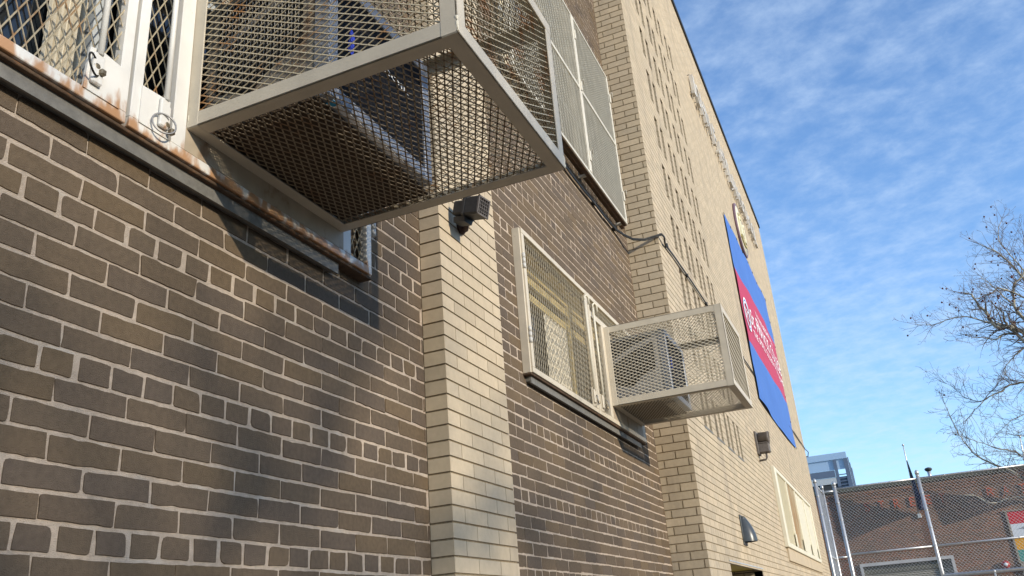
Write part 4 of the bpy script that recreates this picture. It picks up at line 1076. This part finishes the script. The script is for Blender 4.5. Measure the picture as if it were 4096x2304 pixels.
# ------------------------------------------------------------------ glass tower beyond
def glass_tower():
    T = thing("glass_tower", "blue glass topped building rising behind the brick building", "building", (-3, 74, 0))
    x0, x1, y0, y1, zt = -14.0, 0.12, 70.0, 79.0, 12.75
    b = MB(); b.box(x0, x1 - 0.15, y0 + 0.2, y1, 0, 10.95); b.build("wall", m_tframe, T)
    b = MB(); b.box(x0, -1.0, y0 + 0.05, y0 + 0.6, 8.0, 10.45); b.build("dark_opening", m_tdark, T)
    b = MB(); b.box(x0, x1, y0, y0 + 0.08, 12.27, zt); b.build("parapet_glass", m_tglass, T)
    b = MB(); b.box(x1 - 0.08, x1, y0 + 0.08, y1, 10.0, zt); b.build("side_glass", m_tglass, T)
    b = MB(); b.box(x0, x1 - 0.1, y0 + 0.12, y0 + 0.18, 11.5, 12.27); b.build("upper_glass", m_tglass, T)
    for x in (-8.5, -4.8, -0.93): m = MB(); m.box(x, x + 0.24, y0 - 0.01, y0 + 0.11, 10.2, 12.27); m.build("mullion", m_tframe, T)
    m = MB(); m.box(x1 - 0.28, x1 + 0.015, y0 - 0.012, y0 + 0.3, 8.0, 12.27); m.build("mullion", m_tframe, T)
    for y in (72.5, 75.5, 78.6): m = MB(); m.box(x1 - 0.02, x1 + 0.05, y, y + 0.5, 9.0, zt - 0.05); m.build("mullion", m_tframe, T)
    m = MB(); m.box(x0, -0.95, y0 - 0.02, y0 + 0.09, 10.95, 11.46); m.build("spandrel", m_tframe, T)
    m = MB(); m.box(x0, -0.95, y0 - 0.03, y0 + 0.09, 10.45, 10.90); m.build("spandrel", m_wframe, T)
    m = MB()
    for z in (10.3, 10.55, 10.78, 11.05): m.box(-0.69, -0.16, y0 + 0.02, y0 + 0.07, z, z + 0.07)
    m.build("louvre", m_tframe, T)
glass_tower()

# ------------------------------------------------------------------ sycamore
def grow(mb, seeds, p, d, L, r, lev, rng, up=0.10, nseed=0.10):
    n = max(4, int(L / 0.13)); pts = [p.copy()]; rad = [r]
    st = L / n
    for i in range(n):
        d = (d + Vector((rng.gauss(0, 0.11), rng.gauss(0, 0.11), rng.gauss(0.0, 0.11) + up * 0.22))).normalized()
        p = p + d * st; pts.append(p.copy()); rad.append(max(0.0036, r * (1 - 0.8 * (i + 1) / n)))
        if lev > 0 and i >= 1 and rng.random() < (0.62 if lev > 1 else 0.5):
            side = Vector((rng.gauss(0, 1), rng.gauss(0, 0.8), rng.gauss(0.15, 1))).normalized()
            nd = (d * 0.75 + side * 0.75).normalized()
            grow(mb, seeds, p, nd, L * rng.uniform(0.32, 0.6) * (1 - 0.4 * i / n), rad[-1] * 0.62, lev - 1, rng, up, nseed)
    mb.tube(pts, rad, 4 if lev < 2 else 5, cap=False)
    if lev <= 0 and rng.random() < nseed: seeds.append(pts[-1] - Vector((0, 0, 0.05)))

def tree(name, label, base, limbs, depth_of, seed, lev=2, step=0.22, rbase=0.24, nseed=0.10, blen=(0.7, 1.3), extra=None):
    rng = random.Random(seed)
    T = thing(name, label, "tree", base)
    tr = MB(); bx, by, bz = base
    top = Vector((bx - 0.25, by, 4.6))
    tr.tube([(bx, by, bz - 0.2), (bx + 0.02, by, bz + 1.2), (bx - 0.08, by, 3.0), tuple(top)], [rbase * 1.5, rbase * 1.1, rbase, rbase * 0.9], 14)
    tr.build("trunk", m_bark, T)
    tw = MB(); seeds = []
    for (nm, pts, r0) in limbs:
        P = [Vector((x, by + depth_of(i, nm), z)) for i, (x, z) in enumerate(pts)]
        lb = MB(); m = len(P)
        # smooth the polyline
        Q = []
        for i in range(m - 1):
            a = P[max(i - 1, 0)]; b = P[i]; c = P[i + 1]; e = P[min(i + 2, m - 1)]
            for k in range(4):
                t = k / 4; Q.append(0.5 * ((2 * b) + (c - a) * t + (2 * a - 5 * b + 4 * c - e) * t * t + (3 * b - a - 3 * c + e) * t ** 3))
        Q.append(P[-1])
        Q = [q + Vector((rng.gauss(0, 0.012), rng.gauss(0, 0.03), rng.gauss(0, 0.012))) for q in Q]
        rr = [r0 * (1 - 0.78 * i / (len(Q) - 1)) for i in range(len(Q))]
        lb.tube(Q, rr, 8)
        lb.build("limb", m_bark if r0 > 0.024 else m_twig, T)
        acc = 0
        for i in range(1, len(Q)):
            acc += (Q[i] - Q[i - 1]).length
            while acc > step:
                acc -= step
                d = (Q[i] - Q[i - 1]).normalized(); side = Vector((rng.gauss(0, 1), rng.gauss(0, 0.9), rng.gauss(0.25, 1))).normalized()
                f = 1 - 0.35 * i / len(Q)
                grow(tw, seeds, Q[i], (d * 0.65 + side * 0.8).normalized(), rng.uniform(*blen) * f, max(0.007, rr[i] * 0.42), lev - 1 if rr[i] < 0.02 else lev - 1, rng, nseed=nseed)
        grow(tw, seeds, Q[-1], (Q[-1] - Q[-3]).normalized(), blen[0], max(0.006, rr[-1] * 0.9), lev - 1, rng, nseed=nseed)
    tw.build("twigs", m_twig, T)
    return T, seeds

LIMBS = [
 ('a', [(8.9, 6.6), (8.3, 8.4), (7.85, 9.4), (7.55, 9.86), (7.16, 10.18), (6.78, 10.24), (6.63, 10.56), (6.56, 10.93), (6.39, 11.17), (6.29, 11.60), (6.05, 11.71)], 0.10),
 ('b', [(8.7, 7.4), (7.9, 9.2), (7.47, 9.54), (7.33, 9.83), (7.15, 10.14), (7.05, 10.39), (7.07, 10.70), (6.90, 11.06)], 0.075),
 ('c', [(8.6, 8.6), (8.1, 10.0), (7.72, 10.48), (7.55, 10.91), (7.59, 11.30), (7.75, 11.78), (8.19, 12.20), (8.5, 13.4)], 0.075),
 ('d', [(7.57, 10.99), (7.34, 11.36), (7.17, 11.72), (6.93, 12.10), (6.77, 12.38)], 0.032),
 ('e', [(7.15, 10.16), (6.67, 10.44), (6.37, 10.58), (5.96, 10.83), (5.42, 10.86), (4.78, 10.76), (4.28, 10.87)], 0.036),
 ('f', [(7.22, 9.93), (6.88, 9.98), (6.64, 9.84), (6.40, 9.91), (5.97, 10.07), (5.61, 10.23)], 0.034),
 ('g', [(9.0, 7.6), (8.0, 8.4), (7.18, 8.48), (6.80, 8.47), (6.50, 8.30), (6.07, 8.16), (5.81, 8.02), (5.43, 7.71), (5.14, 7.47)], 0.042),
 ('h', [(5.81, 8.05), (5.32, 8.29), (5.08, 8.68), (4.73, 9.01)], 0.014),
 ('i', [(5.90, 8.11), (6.19, 8.36), (6.60, 8.58)], 0.018),
 ('j', [(9.2, 4.2), (7.2, 4.75), (6.28, 5.20), (6.00, 5.51), (5.52, 5.82), (5.10, 6.17), (4.89, 6.63), (4.75, 7.09), (4.59, 8.05)], 0.046),
 ('k', [(9.1, 4.5), (7.2, 5.4), (6.44, 5.76), (6.14, 6.01), (5.51, 6.29), (4.90, 6.67)], 0.038),
 ('l', [(8.9, 8.2), (8.0, 9.3), (7.41, 9.35), (7.04, 9.14), (6.68, 8.87), (6.51, 8.49)], 0.034),
 ('m', [(9.2, 3.9), (7.2, 4.35), (6.10, 4.52), (5.64, 4.54), (5.44, 4.48), (5.06, 4.46), (4.63, 4.76), (4.19, 4.82)], 0.055),
 ('n', [(8.5, 12.0), (8.2, 13.0), (7.9, 13.9), (8.2, 14.7)], 0.03),
 ('p', [(8.9, 9.6), (8.4, 11.2), (8.0, 12.3), (7.6, 13.1), (7.1, 13.6)], 0.06),
 ('q', [(8.9, 9.0), (8.3, 9.9), (7.9, 10.9), (7.2, 11.5), (6.8, 11.4), (6.2, 11.3)], 0.05),
 ('r', [(9.0, 6.2), (8.2, 6.4), (7.4, 6.6), (6.8, 6.4), (6.2, 6.6)], 0.034),
 ('o', [(8.8, 7.0), (7.9, 7.15), (7.2, 7.35), (6.6, 7.25), (6.2, 7.0)], 0.03),
]
DEP = {k: random.Random(ord(k)).uniform(-0.9, 0.9) for k in 'abcdefghijklmnopqr'}
for k in 'dei': DEP[k] = DEP['b']
DEP['h'] = DEP['i'] = DEP['g']; DEP['f'] = DEP['a']; DEP['b'] = DEP['a']; DEP['e'] = DEP['a']; DEP['d'] = DEP['c']
syc, seeds = tree("sycamore_tree", "bare sycamore with pale limbs and hanging seed balls, right of the brick building's door", (9.4, 33.0, 0.0), LIMBS, lambda i, n: DEP[n], 11, lev=3, step=0.09, nseed=0.12, blen=(0.7, 1.25))
seeds = [s for s in seeds if s.x < 8.4 and (s.z > 9.9 or random.random() < 0.06)]
random.shuffle(seeds)
seeds = seeds[:90]
sb_ = MB(); sb_.lathe((0, 0, -0.032), (0, 0, 1), [(0.006, 0), (0.025, 0.008), (0.034, 0.028), (0.03, 0.048), (0.015, 0.062), (0.003, 0.066)], 8)
if seeds:
    ball = sb_.build("seed_ball", m_seed, None); ball.parent = syc
    ball.location = seeds[0] - Vector((9.4, 33.0, 0.0))
    for s_ in seeds[1:]:
        o = ball.copy(); COL.objects.link(o); o.parent = syc; o.location = s_ - Vector((9.4, 33.0, 0.0))

# ------------------------------------------------------------------ street trees behind the camera that dapple the near wall
def street_tree(label, base, spread_y, zlo, zhi, nl, rb, seed):
    rng = random.Random(seed); bx, by, bz = base
    T = thing("street_tree", label, "tree", base, "street trees across from the school")
    t = MB(); t.tube([(bx, by, bz - 0.2), (bx, by, 1.5), (bx + 0.1, by + 0.1, zlo - 1.5)], [0.34, 0.26, 0.22], 12); t.build("trunk", m_bark, T)
    tw = MB(); sd = []
    for i in range(nl):
        z = zlo - 1.5 + (zhi - zlo) * 0.55 * rng.random()
        d = Vector((rng.gauss(0, 0.5), rng.uniform(-1, 1) * spread_y, rng.uniform(0.25, 1.0))).normalized()
        grow(tw, sd, Vector((bx, by, z)), d, rng.uniform(2.4, 4.2), rb, 2, rng, 0.05)
    tw.build("crown", m_twig, T)
street_tree("bare street tree behind the camera, opposite the nearest guarded window", (22.0, -6.3, 0.0), 1.0, 7.9, 10.6, 16, 0.038, 5)
street_tree("thin bare street tree behind the camera, opposite the farther guarded window", (22.0, -1.6, 0.0), 1.0, 6.0, 8.4, 18, 0.036, 9)

# ------------------------------------------------------------------ unseen row of houses, added to block low sky light from the wall
def sky_block_houses():
    T = thing("sky_block_row", "unseen row of houses added behind the camera to cut the low sky light", "building", (34, -8, 0))
    rects = [(y + 0.8, y + 1.9, z, z + 1.7) for y in range(-34, 16, 3) for z in (0.9, 4.2)]
    F_ = frame((34, 0, 0), (0, -1, 0), (0, 0, 1), (-1, 0, 0))
    ex = [(-b, -a, c, d) for a, b, c, d in rects]
    w = MB(); sheet(w, F_, -17, 35, -0.14, 8.6, 0.0, ex); w.box(34.3, 44, -35, 17, -0.14, 8.55)
    w.build("wall", m_stone, T)
    for (a, b, c, d) in rects:
        f = MB(); f.box(33.95, 34.15, a - 0.06, a, c, d); f.box(33.95, 34.15, b, b + 0.06, c, d); f.box(33.95, 34.15, a - 0.06, b + 0.06, d, d + 0.08); f.box(33.9, 34.15, a - 0.1, b + 0.1, c - 0.1, c)
        win = f.build("window", m_wframe, T)
        p = MB(); p.quad((34.12, a, c), (34.12, b, c), (34.12, b, d), (34.12, a, d)); p.build("pane", m_glass, win)
    c = MB(); c.box(33.6, 44.2, -35.2, 17.2, 8.6, 8.85); c.build("cornice", m_coping, T)
sky_block_houses()
